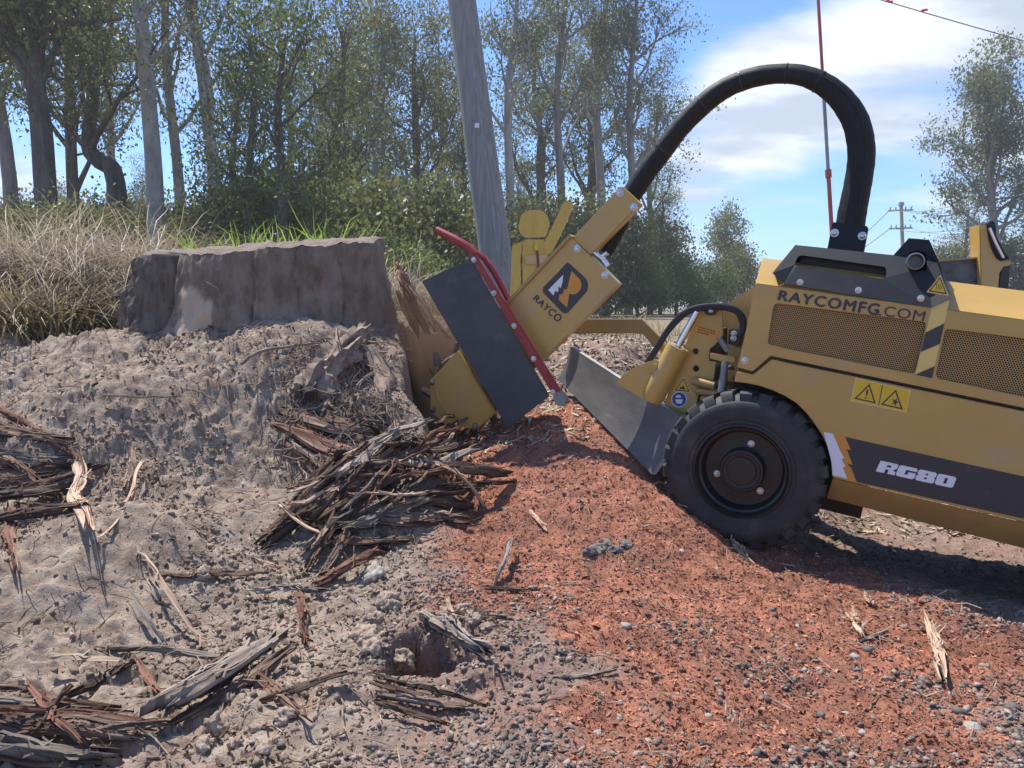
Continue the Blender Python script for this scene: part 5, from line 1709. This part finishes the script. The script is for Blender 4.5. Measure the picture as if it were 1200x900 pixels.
def blades(n, cx, cy, sx, sy, h0, h1, wd, lean, m, name, seed, clumps=40, ground=True):
    r = np.random.default_rng(seed)
    kx, ky = r.uniform(-1, 1, clumps) * sx + cx, r.uniform(-1, 1, clumps) * sy + cy
    k = r.integers(0, clumps, n)
    x, y = kx[k] + r.normal(size=n) * 0.10, ky[k] + r.normal(size=n) * 0.10
    z = base_z(x, y)
    h = (h0 + (h1 - h0) * r.random(n)) * (0.7 + 0.5 * r.random(clumps))[k]
    az = r.uniform(0, 2 * math.pi, n)
    ln = lean * (0.3 + r.random(n))
    side = np.stack([-np.sin(az), np.cos(az), np.zeros(n)], 1)
    out = np.stack([np.cos(az), np.sin(az), np.zeros(n)], 1)
    V = []
    wob = np.zeros((n, 3))
    ns = 6
    for i in range(ns + 1):
        s_ = i / ns
        c = np.stack([x, y, z], 1) + out * (ln * h * s_ ** 1.8)[:, None]
        c[:, 2] += h * (s_ - 0.55 * np.minimum(ln, 1.4) * s_ ** 2.6)
        wob = wob + r.normal(size=(n, 3)) * 0.022
        c += wob * s_
        w_ = wd * (1 - s_ ** 2 * 0.9)
        V += [c - side * w_ / 2, c + side * w_ / 2]
    V = np.stack(V, 1)
    o = np.arange(n)[:, None, None] * (2 * ns + 2)
    f = np.array([[2 * i, 2 * i + 1, 2 * i + 3, 2 * i + 2] for i in range(ns)])
    F = (f[None] + o).reshape(-1, 4)
    return tag(link(name, np_mesh(name, V.reshape(-1, 3), F), m), kind='stuff')


blades(6800, -3.45, 5.6, 0.95, 0.75, 0.45, 1.2, 0.008, 1.5, M['grass_dry'], 'dry_grass', 1, 60)
blades(3500, -2.3, 5.1, 0.5, 0.35, 0.3, 0.6, 0.007, 1.6, M['grass_dry'], 'dry_grass', 2, 24)
blades(2600, -2.85, 4.35, 0.55, 0.22, 0.25, 0.50, 0.010, 1.1, M['grass_half'], 'dry_grass', 3, 22)
blades(1700, -2.0, 6.8, 1.2, 0.6, 0.30, 0.85, 0.009, 1.3, M['grass_dry'], 'dry_grass', 4, 34)
blades(1500, -1.75, 5.6, 0.45, 0.25, 0.40, 0.80, 0.016, 0.7, M['grass_green'], 'green_grass', 5, 14)
blades(3000, 0.6, 8.6, 2.6, 1.2, 0.12, 0.3, 0.009, 0.9, M['grass_half'], 'dry_grass', 6, 60)
blades(1200, -1.0, 6.8, 0.8, 0.5, 0.15, 0.4, 0.012, 0.8, M['grass_half'], 'green_grass', 7, 24)
# leaf litter and straw lying behind the grinder
r_ = np.random.default_rng(77)
n_ = 16000
x, y = r_.uniform(-0.8, 3.4, n_), r_.uniform(3.4, 7.5, n_)
k = (bank_s(x, y) < 0.5) | (y > 5)
x, y = x[k], y[k]
n_ = len(x)
ln = 0.02 + 0.08 * r_.random(n_) ** 2
V, F = scatter([(q, qf)], np.stack([x, y, ground_z(x, y) + 0.006], 1), rand_rot(n_, 0.35, gnormal(x, y)), np.stack([ln, ln * 0.16, ln * 0.6], 1))
M['straw'] = mat('straw_litter', (0.20, 0.155, 0.11), (0.44, 0.37, 0.28), 20, 0.9, island=0.55, spec=0.15)
tag(link('leaf_litter', np_mesh('leaf_litter', V, F), M['straw']), kind='stuff')

# ------------------------------------------------------------------ trees


def leaves_mesh(name, cent, per, crad, leaf, seed, droop=0.9, aspect=0.22):
    r = np.random.default_rng(seed)
    n = len(cent) * per
    c = np.repeat(np.asarray(cent), per, 0) + r.normal(size=(n, 3)) * crad * np.array([1, 1, 0.8])
    ax = r.normal(size=(n, 3)) * np.array([0.75, 0.75, 0.55]) + np.array([0, 0, -droop])
    ax /= np.linalg.norm(ax, axis=1)[:, None]
    s_ = np.cross(ax, r.normal(size=(n, 3)))
    s_ /= np.linalg.norm(s_, axis=1)[:, None] + 1e-9
    L = leaf * (0.6 + 0.8 * r.random(n))[:, None]
    W = L * aspect * (0.8 + 0.5 * r.random(n))[:, None]
    V = np.stack([c - ax * L / 2, c - ax * L * 0.05 + s_ * W, c + ax * L / 2, c - ax * L * 0.05 - s_ * W], 1).reshape(-1, 3)
    F = np.arange(4 * n).reshape(n, 4)
    return np_mesh(name, V, F)


def grow(path, rads, seed, n_limb, start, limb_len, elev=(35, 65), subs=5, twigs=4, twig_len=0.5, spread_top=0.6, explicit=(), nt=10):
    r = np.random.default_rng(seed)
    mb = MB()
    q, rq = smooth_path([tuple(p) for p in path], list(rads), 4)
    q = [np.array(p) for p in q]
    mb.tube(q, rq, nt)
    cum = np.concatenate([[0], np.cumsum([np.linalg.norm(q[i + 1] - q[i]) for i in range(len(q) - 1)])])
    tot = cum[-1]
    ends = []

    def at(f):
        s_ = f * tot
        return np.array([np.interp(s_, cum, [p[k] for p in q]) for k in range(3)]), float(np.interp(s_, cum, rq))

    def branch(p, d, ln, r0, lev):
        pts_, dd = [p], d / np.linalg.norm(d)
        n = 5 if lev == 0 else 4
        for i in range(n):
            dd = dd + r.normal(size=3) * (0.16 if lev == 0 else 0.25) + np.array([0, 0, 0.10 if lev == 0 else 0.02])
            dd /= np.linalg.norm(dd)
            pts_.append(pts_[-1] + dd * ln / n)
        mb.tube(pts_, [r0 * (1 - 0.75 * i / n) for i in range(n + 1)], 6 if lev == 0 else 4, False)
        if lev < 2:
            m_ = subs if lev == 0 else twigs
            for j in range(m_):
                f = (0.35 if lev == 0 else 0.25) + (0.65 if lev == 0 else 0.75) * (j + r.random() * 0.8) / m_
                f = min(f, 0.999)
                i = int(f * n)
                pp_ = pts_[i] + (pts_[i + 1] - pts_[i]) * (f * n - i)
                tdir = (pts_[i + 1] - pts_[i]) / np.linalg.norm(pts_[i + 1] - pts_[i])
                nd = tdir * 0.6 + r.normal(size=3) * 0.65 + np.array([0, 0, 0.15])
                if lev == 0:
                    branch(pp_, nd, ln * r.uniform(0.35, 0.6), r0 * 0.42, 1)
                else:
                    nd /= np.linalg.norm(nd)
                    e = pp_ + nd * twig_len * r.uniform(0.5, 1.1)
                    mb.tube([pp_, (pp_ + e) / 2 + r.normal(size=3) * 0.04, e], [r0 * 0.35, r0 * 0.25, r0 * 0.12], 3, False)
                    ends.append(e)
                    ends.append((pp_ + e) / 2)
        return pts_

    for i in range(n_limb):
        f = start + (1 - start) * ((i + r.random() * 0.7) / n_limb)
        p, r0 = at(min(f, 0.99))
        a = i * 2.4 + r.normal() * 0.5
        e = R(r.uniform(*elev))
        g = (f - start) / (1 - start)
        ln = limb_len * (1 - (1 - spread_top) * g) * r.uniform(0.7, 1.15)
        branch(p, np.array([math.cos(a) * math.cos(e), math.sin(a) * math.cos(e), math.sin(e)]), ln, max(0.012, r0 * 0.55), 0)
    for pts2, r0 in explicit:
        qq, _ = smooth_path([tuple(p) for p in pts2], [1] * len(pts2), 4)
        qq = [np.array(p) for p in qq]
        mb.tube(qq, np.linspace(r0, r0 * 0.4, len(qq)), 8, False)
        for j in range(6):
            i = int((0.4 + 0.6 * j / 6) * (len(qq) - 1))
            branch(qq[i], r.normal(size=3) + np.array([0, 0, 0.6]), limb_len * r.uniform(0.4, 0.8), r0 * 0.35, 0)
    return mb, ends


def make_tree(label, base, path, rads, seed, tm, lm, per=40, crad=0.28, leaf=0.13, name='gum_tree', cat='tree', group=None, droop=0.9, aspect=0.22, **kw):
    base = np.array(base)
    rt = thing(name, label, cat, base, group)
    mb, ends = grow([np.array(p) - base for p in path], rads, seed, explicit=[([np.array(a) - base for a in e], r0) for e, r0 in kw.pop('explicit', ())], **kw)
    mb.build('trunk', M[tm], rt, smooth=True)
    me = leaves_mesh('crown', ends, per, crad, leaf, seed + 1, droop, aspect)
    link('crown', me, M[lm], rt)
    return rt


def gpt(px, d):
    x = (px - 600) / FPX * d
    y = d * math.cos(PITCH)
    return np.array([x, y, float(base_z(np.array([x]), np.array([y]))[0]) - 0.1])


def copy_tree(src, loc, rz, s_, label, group):
    c = src.copy()
    COL.objects.link(c)
    c.location = loc
    c.rotation_euler = (0, 0, rz)
    c.scale = (s_, s_, s_)
    c['label'] = label
    if group:
        c['group'] = group
    elif 'group' in c:
        del c['group']
    for ch in list(src.children):
        d = ch.copy()
        COL.objects.link(d)
        d.parent = c
    return c


# the trees that can be told apart on the left
D = 10.5
make_tree('dark forked gum tree at the far left behind the dry grass', gpt(62, D), [gpt(66, D), P(50, 170, D), P(42, 95, D), P(46, 30, D), P(50, -60, D)], [0.15, 0.14, 0.12, 0.08, 0.05], 21, 'trunk_dark', 'leaf_olive',
          per=12, leaf=0.075, aspect=0.15, n_limb=9, start=0.62, limb_len=1.9, twig_len=0.4, explicit=[([P(40, 85, D), P(20, 50, D), P(2, 15, D - .3), P(-25, -40, D - .5)], 0.08), ([P(44, 60, D), P(66, 30, D), P(100, 27, D), P(142, 22, D + .3)], 0.06), ([P(38, 100, D), P(15, 65, D), P(-20, 40, D)], 0.07)])
D = 13
make_tree('leaning dark tree with a crooked branch left of the pale trunk', gpt(150, D), [gpt(152, D), P(136, 215, D), P(118, 190, D), P(104, 172, D), P(108, 120, D), P(114, 60, D), P(112, 0, D)], [0.17, 0.15, 0.14, 0.12, 0.10, 0.08, 0.05], 22, 'trunk_dark', 'leaf_olive',
          per=12, leaf=0.075, aspect=0.15, n_limb=10, start=0.55, limb_len=2.2, twig_len=0.45, explicit=[([P(104, 176, D), P(84, 155, D), P(62, 132, D), P(40, 100, D)], 0.06)])
D = 12
make_tree('straight pale grey gum trunk behind the left end of the stump', gpt(188, D), [gpt(188, D), P(182, 230, D), P(175, 130, D), P(169, 60, D), P(163, 0, D), P(152, -110, D), P(146, -220, D)], [0.135, 0.128, 0.118, 0.112, 0.10, 0.08, 0.05], 23, 'trunk_pale', 'leaf_grey',
          per=12, leaf=0.075, aspect=0.15, n_limb=9, start=0.58, limb_len=2.4, twig_len=0.45, explicit=[([P(176, 75, D), P(196, 50, D), P(212, 38, D + .3), P(236, 62, D + .6)], 0.035)])
D = 13.5
make_tree('slim grey gum forking low into two stems behind the stump', gpt(256, D), [gpt(256, D), P(251, 215, D), P(244, 150, D), P(236, 90, D), P(228, 40, D), P(218, -10, D), P(205, -120, D)], [0.12, 0.115, 0.10, 0.075, 0.065, 0.055, 0.04], 24, 'trunk_pale', 'leaf_grey',
          per=12, leaf=0.075, aspect=0.15, n_limb=8, start=0.60, limb_len=2.3, twig_len=0.45, explicit=[([P(246, 160, D), P(247, 110, D), P(236, 50, D), P(226, 0, D), P(222, -80, D)], 0.065)])
D = 10.5
make_tree('dense leafy green young tree behind the right half of the stump', gpt(330, D), [gpt(332, D), P(330, 220, D), P(326, 120, D), P(335, 40, D)], [0.07, 0.06, 0.045, 0.02], 25, 'trunk_dark', 'leaf_green',
          per=9, crad=0.16, leaf=0.068, n_limb=14, start=0.22, limb_len=1.15, twig_len=0.32, spread_top=0.75, elev=(10, 55), aspect=0.2)
D = 11.5
make_tree('leafy green sapling beside the dense young tree', gpt(290, D), [gpt(290, D), P(292, 200, D), P(298, 110, D), P(292, 40, D)], [0.06, 0.05, 0.04, 0.02], 26, 'trunk_dark', 'leaf_green',
          per=9, crad=0.16, leaf=0.068, n_limb=11, start=0.3, limb_len=1.0, twig_len=0.32, elev=(15, 55), aspect=0.2)

# kinds of gum that stand further back; each copy gets its own turn and size
protos = []
for i, (h_, nl, st, ll2, tm, lm) in enumerate([(11, 14, 0.42, 3.0, 'trunk_mid', 'leaf_olive'), (12, 13, 0.45, 2.6, 'trunk_pale', 'leaf_grey'), (9.5, 15, 0.32, 2.6, 'trunk_dark', 'leaf_olive'), (13, 15, 0.42, 3.1, 'trunk_mid', 'leaf_grey')]):
    pz = [np.array([0, 0, 0]), np.array([0.1, 0.1, h_ * .3]), np.array([-0.12, 0.1, h_ * .6]), np.array([0.15, -0.1, h_ * .85]), np.array([0.1, 0, h_ * 0.97])]
    protos.append(make_tree('x', (0, 0, 0), pz, [0.17, 0.15, 0.12, 0.07, 0.03], 40 + i, tm, lm, per=25, crad=0.24, leaf=0.108, n_limb=nl, start=st, limb_len=ll2, twig_len=0.55, subs=4, twigs=3, spread_top=0.55))
bush = []
for i, lm in enumerate(['leaf_bright', 'leaf_olive']):
    pz = [np.array([0, 0, 0]), np.array([0.03, 0, 0.7]), np.array([0, 0.05, 1.5])]
    bush.append(make_tree('x', (0, 0, 0), pz, [0.06, 0.05, 0.02], 60 + i, 'trunk_dark', lm, per=24, crad=0.22, leaf=0.07, n_limb=14, start=0.06, limb_len=1.15, twig_len=0.3, subs=5, twigs=3, spread_top=0.7, name='shrub', cat='shrub', elev=(5, 70), aspect=0.3))
ORD = ['first', 'second', 'third', 'fourth', 'fifth', 'sixth', 'seventh', 'eighth', 'ninth', 'tenth', 'eleventh', 'twelfth']


def row(lst, fmt, group, pool=None):
    """a row of trees, each told apart by its place counted from the left"""
    order = sorted(range(len(lst)), key=lambda i: lst[i][1])
    for n, i in enumerate(order):
        k, px, d, s_ = lst[i]
        place(k, px, d, s_, fmt % ORD[n], group, pool)


used = set()


def place(k, px, d, s_, label, group=None, pool=None):
    src = (pool or protos)[k]
    loc = gpt(px, d)
    rz = (px * 0.37 + d) % 6.28
    key = (id(pool), k)
    if key not in used:
        used.add(key)
        src.location = loc
        src.rotation_euler = (0, 0, rz)
        src.scale = (s_, s_, s_)
        src['label'] = label
        if group:
            src['group'] = group
        return src
    return copy_tree(src, loc, rz, s_, label, group)


row([(2, -60, 14, 1.0), (0, 20, 18, 1.0), (2, 105, 20, 1.0), (3, 215, 21, .9), (1, 345, 27, .9), (1, 140, 28, 1.0), (2, 285, 28, .9), (3, 385, 26, .66)],
    '%s trunk from the left among the background gums of the wood behind the bank', 'gum trees in the wood behind the bank')
row([(2, -90, 42, .8), (0, -20, 46, .8), (2, 80, 44, .7), (0, 180, 45, .7), (2, 290, 46, .7), (0, 390, 47, .9), (2, 460, 44, .8), (2, 540, 46, .9), (2, 610, 48, .9)],
    '%s from the left of the far low gums seen between the nearer trunks', 'far low gum trees at the back of the wood')
row([(2, 405, 20, 0.80), (0, 450, 23, 0.82), (2, 490, 25, 0.95), (0, 520, 30, 0.95), (2, 430, 30, 1.05), (2, 545, 27, 0.75)],
    '%s from the left of the shorter gums between stump and timber pole', 'shorter gum trees between the stump and the pole')
row([(1, 600, 24, 0.92), (3, 655, 28, 1.02), (1, 700, 30, 1.16), (3, 735, 29, 0.98), (2, 630, 34, 1.2), (2, 690, 36, 1.25), (0, 760, 33, 0.85)],
    '%s from the left of the tall airy gums right of the timber pole', 'tall gum trees right of the timber pole')
place(2, 772, 30, 0.50, 'low olive tree at the right foot of the tall stand', None)
D = 40
make_tree('small lone gum tree against the sky left of the hood', gpt(850, D), [gpt(850, D), P(850, 340, D), P(853, 300, D), P(852, 272, D)], [0.14, 0.11, 0.08, 0.03], 73, 'trunk_mid', 'leaf_grey',
          per=16, crad=0.22, leaf=0.14, n_limb=16, start=0.28, limb_len=2.0, twig_len=0.45, spread_top=0.6, subs=4, twigs=3, elev=(20, 60))
D = 34
make_tree('large rounded gum tree at the right edge of the sky', gpt(1168, D), [gpt(1170, D), P(1168, 300, D), P(1160, 210, D), P(1158, 130, D), P(1160, 98, D)], [0.24, 0.2, 0.15, 0.09, 0.03], 71, 'trunk_mid', 'leaf_grey',
          per=22, crad=0.26, leaf=0.15, n_limb=20, start=0.30, limb_len=3.1, twig_len=0.6, spread_top=0.55, subs=5, twigs=4, elev=(28, 68))
place(0, 1225, 36, 0.95, 'tall gum tree cut by the right edge of the picture', None)
place(2, 1122, 42, 0.62, 'pale small gum tree left of the large rounded one', None)
place(0, 1200, 48, 0.7, 'dark low tree behind the yellow attachment at the right', None)
gs, ls = 'shrubs under the wood', 'loose olive shrub under the trees of the wood'
for px, d, s_ in ((240, 13, .9), (300, 12.5, 1.0), (365, 13, 1.1), (410, 15, 1.25), (455, 16, 1.3), (520, 17, 1.4), (330, 15, 1.3), (10, 22, 1.5), (95, 24, 1.6), (150, 26, 1.7), (190, 23, 1.5), (250, 27, 1.8), (-40, 14, 1.0), (60, 17, 1.1), (120, 18, 1.2), (225, 17, 1.1), (285, 18, 1.3), (400, 17, 1.2), (440, 18, 1.3), (500, 20, 1.4), (560, 22, 1.5), (620, 22, 1.5), (665, 24, 1.6),
                 (710, 26, 1.6), (500, 27, 1.6), (590, 30, 1.8), (650, 32, 1.8), (760, 32, 1.7), (870, 38, 1.4), (1110, 38, 1.5), (1170, 36, 1.6)):
    place(1, px, d, s_, ls, gs, bush)
gt, lt = 'scrubby bushes in the dry grass', 'twiggy grey green bush standing in the dry grass at the far left'
for px, d, s_ in ((40, 6.6, .42), (120, 6.9, .45), (-30, 6.2, .4), (95, 7.6, .5)):
    place(1, px, d, s_, lt, gt, bush)
row([(0, 745, 26, 0.9), (0, 790, 28, 1.0), (0, 830, 30, 0.9), (0, 470, 14, 0.7), (0, 345, 9.0, 0.42)], '%s from the left of the fresh green shrubs behind the diggings', 'fresh green shrubs behind the diggings', bush)

# ------------------------------------------------------------------ poles, wires, cut-out figure, the machine behind


def wbox(mb, c, dx, dy, dz):
    mb.box((c[0] - dx, c[1] - dy, c[2] - dz), (c[0] + dx, c[1] + dy, c[2] + dz))


D = 7.7
pole = thing('timber_pole', 'thick weathered grey timber pole leaning left behind the cutter', 'pole', gpt(588, D))
pb_ = np.array(pole.location)
mb = MB()
pts_ = [gpt(591, D) - pb_, P(585, 330, D) - pb_, P(567, 200, D) - pb_, P(554, 100, D) - pb_, P(541, 0, D) - pb_, P(515, -200, D) - pb_, P(495, -360, D) - pb_]
q_, r_q = smooth_path([tuple(p) for p in pts_], [0.168, 0.164, 0.156, 0.148, 0.142, 0.132, 0.125], 5)
mb.tube(q_, r_q, 28)
mb.build('shaft', M['polewood'], pole, smooth=True)
mb = MB()
c = P(559, 147, D - 0.16) - pb_
wbox(mb, c, 0.022, 0.006, 0.022)
mb.build('tag_plate', M['decal_white'], pole)
mb = MB()
mb.tube([P(588, 340, D - 0.155) - pb_, P(572, 205, D - 0.148) - pb_, P(557, 95, D - 0.140) - pb_, P(549, 40, D - 0.135) - pb_], 0.013, 8)  # thin tube added along the line of the pole's weathered seam
mb.build('pole_seam', M['greyrod'], pole, smooth=True)

D = 4.7
rp = thing('measuring_pole', 'slender red and silver pole standing upright behind the hose bracket', 'pole', gpt(985, D))
b_ = np.array(rp.location)
pf = lambda y: P(956.5 + (y + 40) * 0.0585, y, D) - b_
for nm, y0_, y1_, r0, mm in (('lower_section', 400, 204, 0.0125, 'redsilver'), ('middle_section', 204, 92, 0.0105, 'greyrod'), ('upper_section', 92, -120, 0.0095, 'redsilver')):
    mb = MB()
    mb.tube([pf(y0_), pf((y0_ + y1_) / 2), pf(y1_)], r0, 10)
    mb.build(nm, M[mm], rp, smooth=True)
mb = MB()
mb.tube([gpt(985, D) - b_, pf(400)], 0.0125, 10)
mb.build('foot', M['redsilver'], rp)
mb = MB()
mb.tube([pf(208), pf(199)], 0.019, 10)
mb.build('clamp', M['redsilver'], rp, smooth=True)

D = 58
up = thing('power_pole', 'far power pole with two crossarms seen above the exhaust guard', 'power pole', gpt(1056, D))
b_ = np.array(up.location)
mb = MB()
mb.tube([np.zeros(3), P(1056, 239, D) - b_], [0.16, 0.12], 10)
mb.build('shaft', M['trunk_mid'], up, smooth=True)
for y0_, xa, xb2 in ((247, 1041, 1070), (268, 1042, 1069)):
    mb = MB()
    a0, a1 = P(xa, y0_, D - .15) - b_, P(xb2, y0_ - 1, D - .15) - b_
    mb.tube([a0, a1], 0.07, 6)
    ca = mb.build('crossarm', M['trunk_mid'], up)
    for f_ in (0.08, 0.3, 0.7, 0.92):
        m2 = MB()
        c = a0 + (a1 - a0) * f_
        m2.tube([c, c + np.array([0, 0, 0.26])], [0.05, 0.04], 6)
        m2.build('insulator', M['greyrod'], ca)
mb = MB()
c = P(1056, 241, D) - b_
mb.tube([c, c + np.array([0, 0, .25])], [0.22, 0.2], 8)
mb.build('pole_top_fitting', M['greyrod'], up)


def wire(name, label, A, B, sag, r0, group=None):
    A, B = np.array(A), np.array(B)
    c = (A + B) / 2
    rt = thing(name, label, 'wire', c, group)
    mb = MB()
    mb.tube([A + (B - A) * s_ - np.array([0, 0, sag * 4 * s_ * (1 - s_)]) - c for s_ in np.linspace(0, 1, 25)], r0, 6, False)
    mb.build('cable', M['greyrod'], rt, smooth=True)
    return rt, c


gwire, lwire = 'wires from the far power pole', 'thin wire running from the far power pole to the right'
for (x0_, y0_, x1_, y1_, d1) in ((1043, 246, 1330, 150, 22), (1056, 246, 1330, 172, 22), (1068, 246, 1330, 185, 22), (1044, 267, 1330, 200, 22), (1067, 267, 1330, 215, 22)):
    wire('overhead_wire', lwire, P(x0_, y0_, D), P(x1_, y1_, d1), 0.9, 0.018, gwire)
gwire, lwire = 'wires leaving the far power pole to the left', 'thin wire running from the far power pole down behind the hood'
for (x0_, y0_) in ((1043, 246), (1044, 267)):
    wire('overhead_wire', lwire, P(x0_, y0_, D), P(940, 330, 120), 0.6, 0.03, gwire)
D = 12
rt, c = wire('overhead_wire', 'overhead wire with red markers crossing the top right corner', P(960, -22, D), P(1330, 84, D), 0.02, 0.008)
for (x, y) in ((1040, 1), (1044, 2), (1082, 12), (1085, 11.5)):
    mb = MB()
    p = P(x, y, D) - c
    mb.tube([p + np.array([-0.035, 0, -0.01]), p, p + np.array([0.035, 0, 0.0])], [0.008, 0.022, 0.008], 8)
    mb.build('marker', mat('red_marker', (0.6, 0.03, 0.03), None, 1, 0.5) if 'mk' not in M else M['mk'], rt, smooth=True)

# flat cut-out of a person with a raised arm, painted yellow
D = 6.3
fig = thing('cutout_sign', 'yellow painted board cut out as a person raising one arm, behind the cutter housing', 'cutout sign', gpt(628, D))
fb = np.array(fig.location)
fthick = Vector(tuple(np.array([0.12, 1, 0]) / np.hypot(0.12, 1) * 0.02))


def FM(off):
    return lambda x, y: Vector(tuple(P(580 + x / 6.925, 220 + y / 6.925, D + off + (x - 350) * 0.0002) - fb))


head = [(248, 420), (245, 405), (205, 370), (198, 340), (190, 330), (190, 300), (198, 290), (200, 270), (205, 240), (225, 210), (265, 187), (320, 180), (370, 185), (410, 207), (430, 240), (432, 262), (441, 275), (440, 300), (432, 325), (430, 350), (415, 385), (400, 400), (398, 420)]
body = [(248, 420), (398, 420), (420, 470), (430, 560), (440, 900), (440, 1500), (345, 1500), (340, 1050), (325, 1050), (320, 1500), (228, 1500), (226, 800), (222, 560), (228, 440)]
o = plate('torso', body, 0, fthick, M['plywood'], fig, mapf=FM(0))
o = plate('head', head[1:-1], 0, fthick, M['plywood'], fig, mapf=FM(-0.004))
plate('arm', [(226, 432), (140, 470), (132, 600), (122, 880), (128, 1020), (170, 1030), (208, 830), (206, 560)], 0, fthick, M['plywood'], fig, mapf=FM(-0.002))
plate('arm', [(402, 500), (412, 418), (440, 370), (540, 150), (556, 122), (585, 108), (615, 112), (635, 135), (632, 165), (560, 330), (500, 450), (462, 520), (425, 545)], 0, fthick, M['plywood'], fig, mapf=FM(-0.006))
plate('chest_label', [(242, 552), (420, 545), (410, 615), (248, 622)], 0, fthick * 0.1, mat('faded_pink_print', (0.55, 0.36, 0.17), None, 1, 0.6), fig, mapf=FM(-0.010))
plate('red_strip', [(332, 508), (352, 508), (362, 640), (366, 760), (350, 760), (344, 650)], 0, fthick * 0.3, mat('dark_red_strip', (0.16, 0.03, 0.03), None, 1, 0.6), fig, mapf=FM(-0.012))
plate('bracket', [(318, 458), (352, 458), (352, 508), (318, 508)], 0, fthick * 0.4, M['decal_yellow'], fig, mapf=FM(-0.013))

D = 4.6
mc = thing('machine_attachment', 'yellow and black attachment arm of another machine showing above the hood at the right', 'machine part', gpt(1150, D))
mbs = np.array(mc.location)


def MM(off):
    return lambda x, y: Vector(tuple(P(1090 + x / 9, 240 + y / 9, D + off) - mbs))


bk_ = Vector((0.02, 0.14, 0))
M['worn'] = mat('scuffed_black_plate', (0.035, 0.037, 0.042), (0.10, 0.10, 0.105), 10, 0.6, dirt=(0.2, 0.18, 0.16), dirt_amt=0.4, dscale=14, bump=0.1, bscale=60)
plate('bucket_plate', [(70, 598), (480, 568), (520, 900), (560, 1100), (60, 1100)], 0, bk_, M['worn'], mc, mapf=MM(0.0), bevel=0.003)
plate('top_rail', [(60, 585), (505, 550), (508, 566), (62, 602)], 0, bk_, M['yellow_dark_dusty'], mc, mapf=MM(-0.01))
plate('arm', [(522, 215), (600, 205), (625, 360), (660, 480), (700, 560), (760, 600), (860, 585), (850, 640), (780, 650), (735, 720), (720, 900), (720, 1500), (520, 1500), (535, 800)], 0, bk_, M['yellow'], mc, mapf=MM(-0.05), bevel=0.006)
plate('arm_cover', [(600, 200), (655, 160), (690, 190), (705, 330), (790, 500), (845, 575), (770, 590), (720, 560), (650, 440), (622, 340)], 0, bk_, M['charcoal'], mc, mapf=MM(-0.06), bevel=0.005)
mb = MB()
f_ = MM(-0.08)
mb.tube([f_(625, 245), f_(690, 400), f_(770, 560)], 0.0085, 8)
mb.build('piston_rod', M['chrome'], mc, smooth=True)
plate('rubber_boot', [(760, 650), (850, 636), (830, 860), (830, 1500), (722, 1500), (725, 800)], 0, bk_, M['rubber'], mc, mapf=MM(-0.045), bevel=0.006)

# ------------------------------------------------------------------ the hazy air
hm = bpy.data.materials.new('thin_haze')
hm.use_nodes = True
t = NT(hm.node_tree)
t.n('ShaderNodeOutputMaterial', {1: t.n('ShaderNodeVolumePrincipled', {'Color': c4((0.86, 0.88, 0.92)), 'Density': 0.0021, 'Anisotropy': 0.3}).outputs[0]})
mb = MB()
mb.box((-1200, -1200, -12), (1200, 1200, 20))
tag(mb.build('haze', hm), kind='stuff')

# ------------------------------------------------------------------ dust thrown up by the cutter
dm = bpy.data.materials.new('brown_dust')
dm.use_nodes = True
t = NT(dm.node_tree)
co = t.n('ShaderNodeTexCoord').outputs['Object']
ln_ = t.n('ShaderNodeVectorMath', {0: co}, operation='LENGTH').outputs[1]
fall = t.ramp(ln_, 0.0, 1.0, 1.0, 0.0)
nz = t.ramp(t.noise(co, 1.7, 5, 0.6), 0.22, 0.85)
den_ = t.math('MULTIPLY', t.math('MULTIPLY', fall, nz), 12)
pvv = t.n('ShaderNodeVolumePrincipled', {'Color': c4((0.30, 0.19, 0.125)), 'Density': den_, 'Anisotropy': 0.2})  # low albedo: the plume's shading is put into its colour
t.n('ShaderNodeOutputMaterial', {1: pvv.outputs[0]})
mb = MB()
bm = bmesh.new()
bmesh.ops.create_icosphere(bm, subdivisions=3, radius=1.0)
me = bpy.data.meshes.new('dust')
bm.to_mesh(me)
bm.free()
o = link('dust', me, dm)
o.location = P(498, 432, 4.10)
o.scale = (0.55, 0.42, 0.60)
tag(o, kind='stuff')
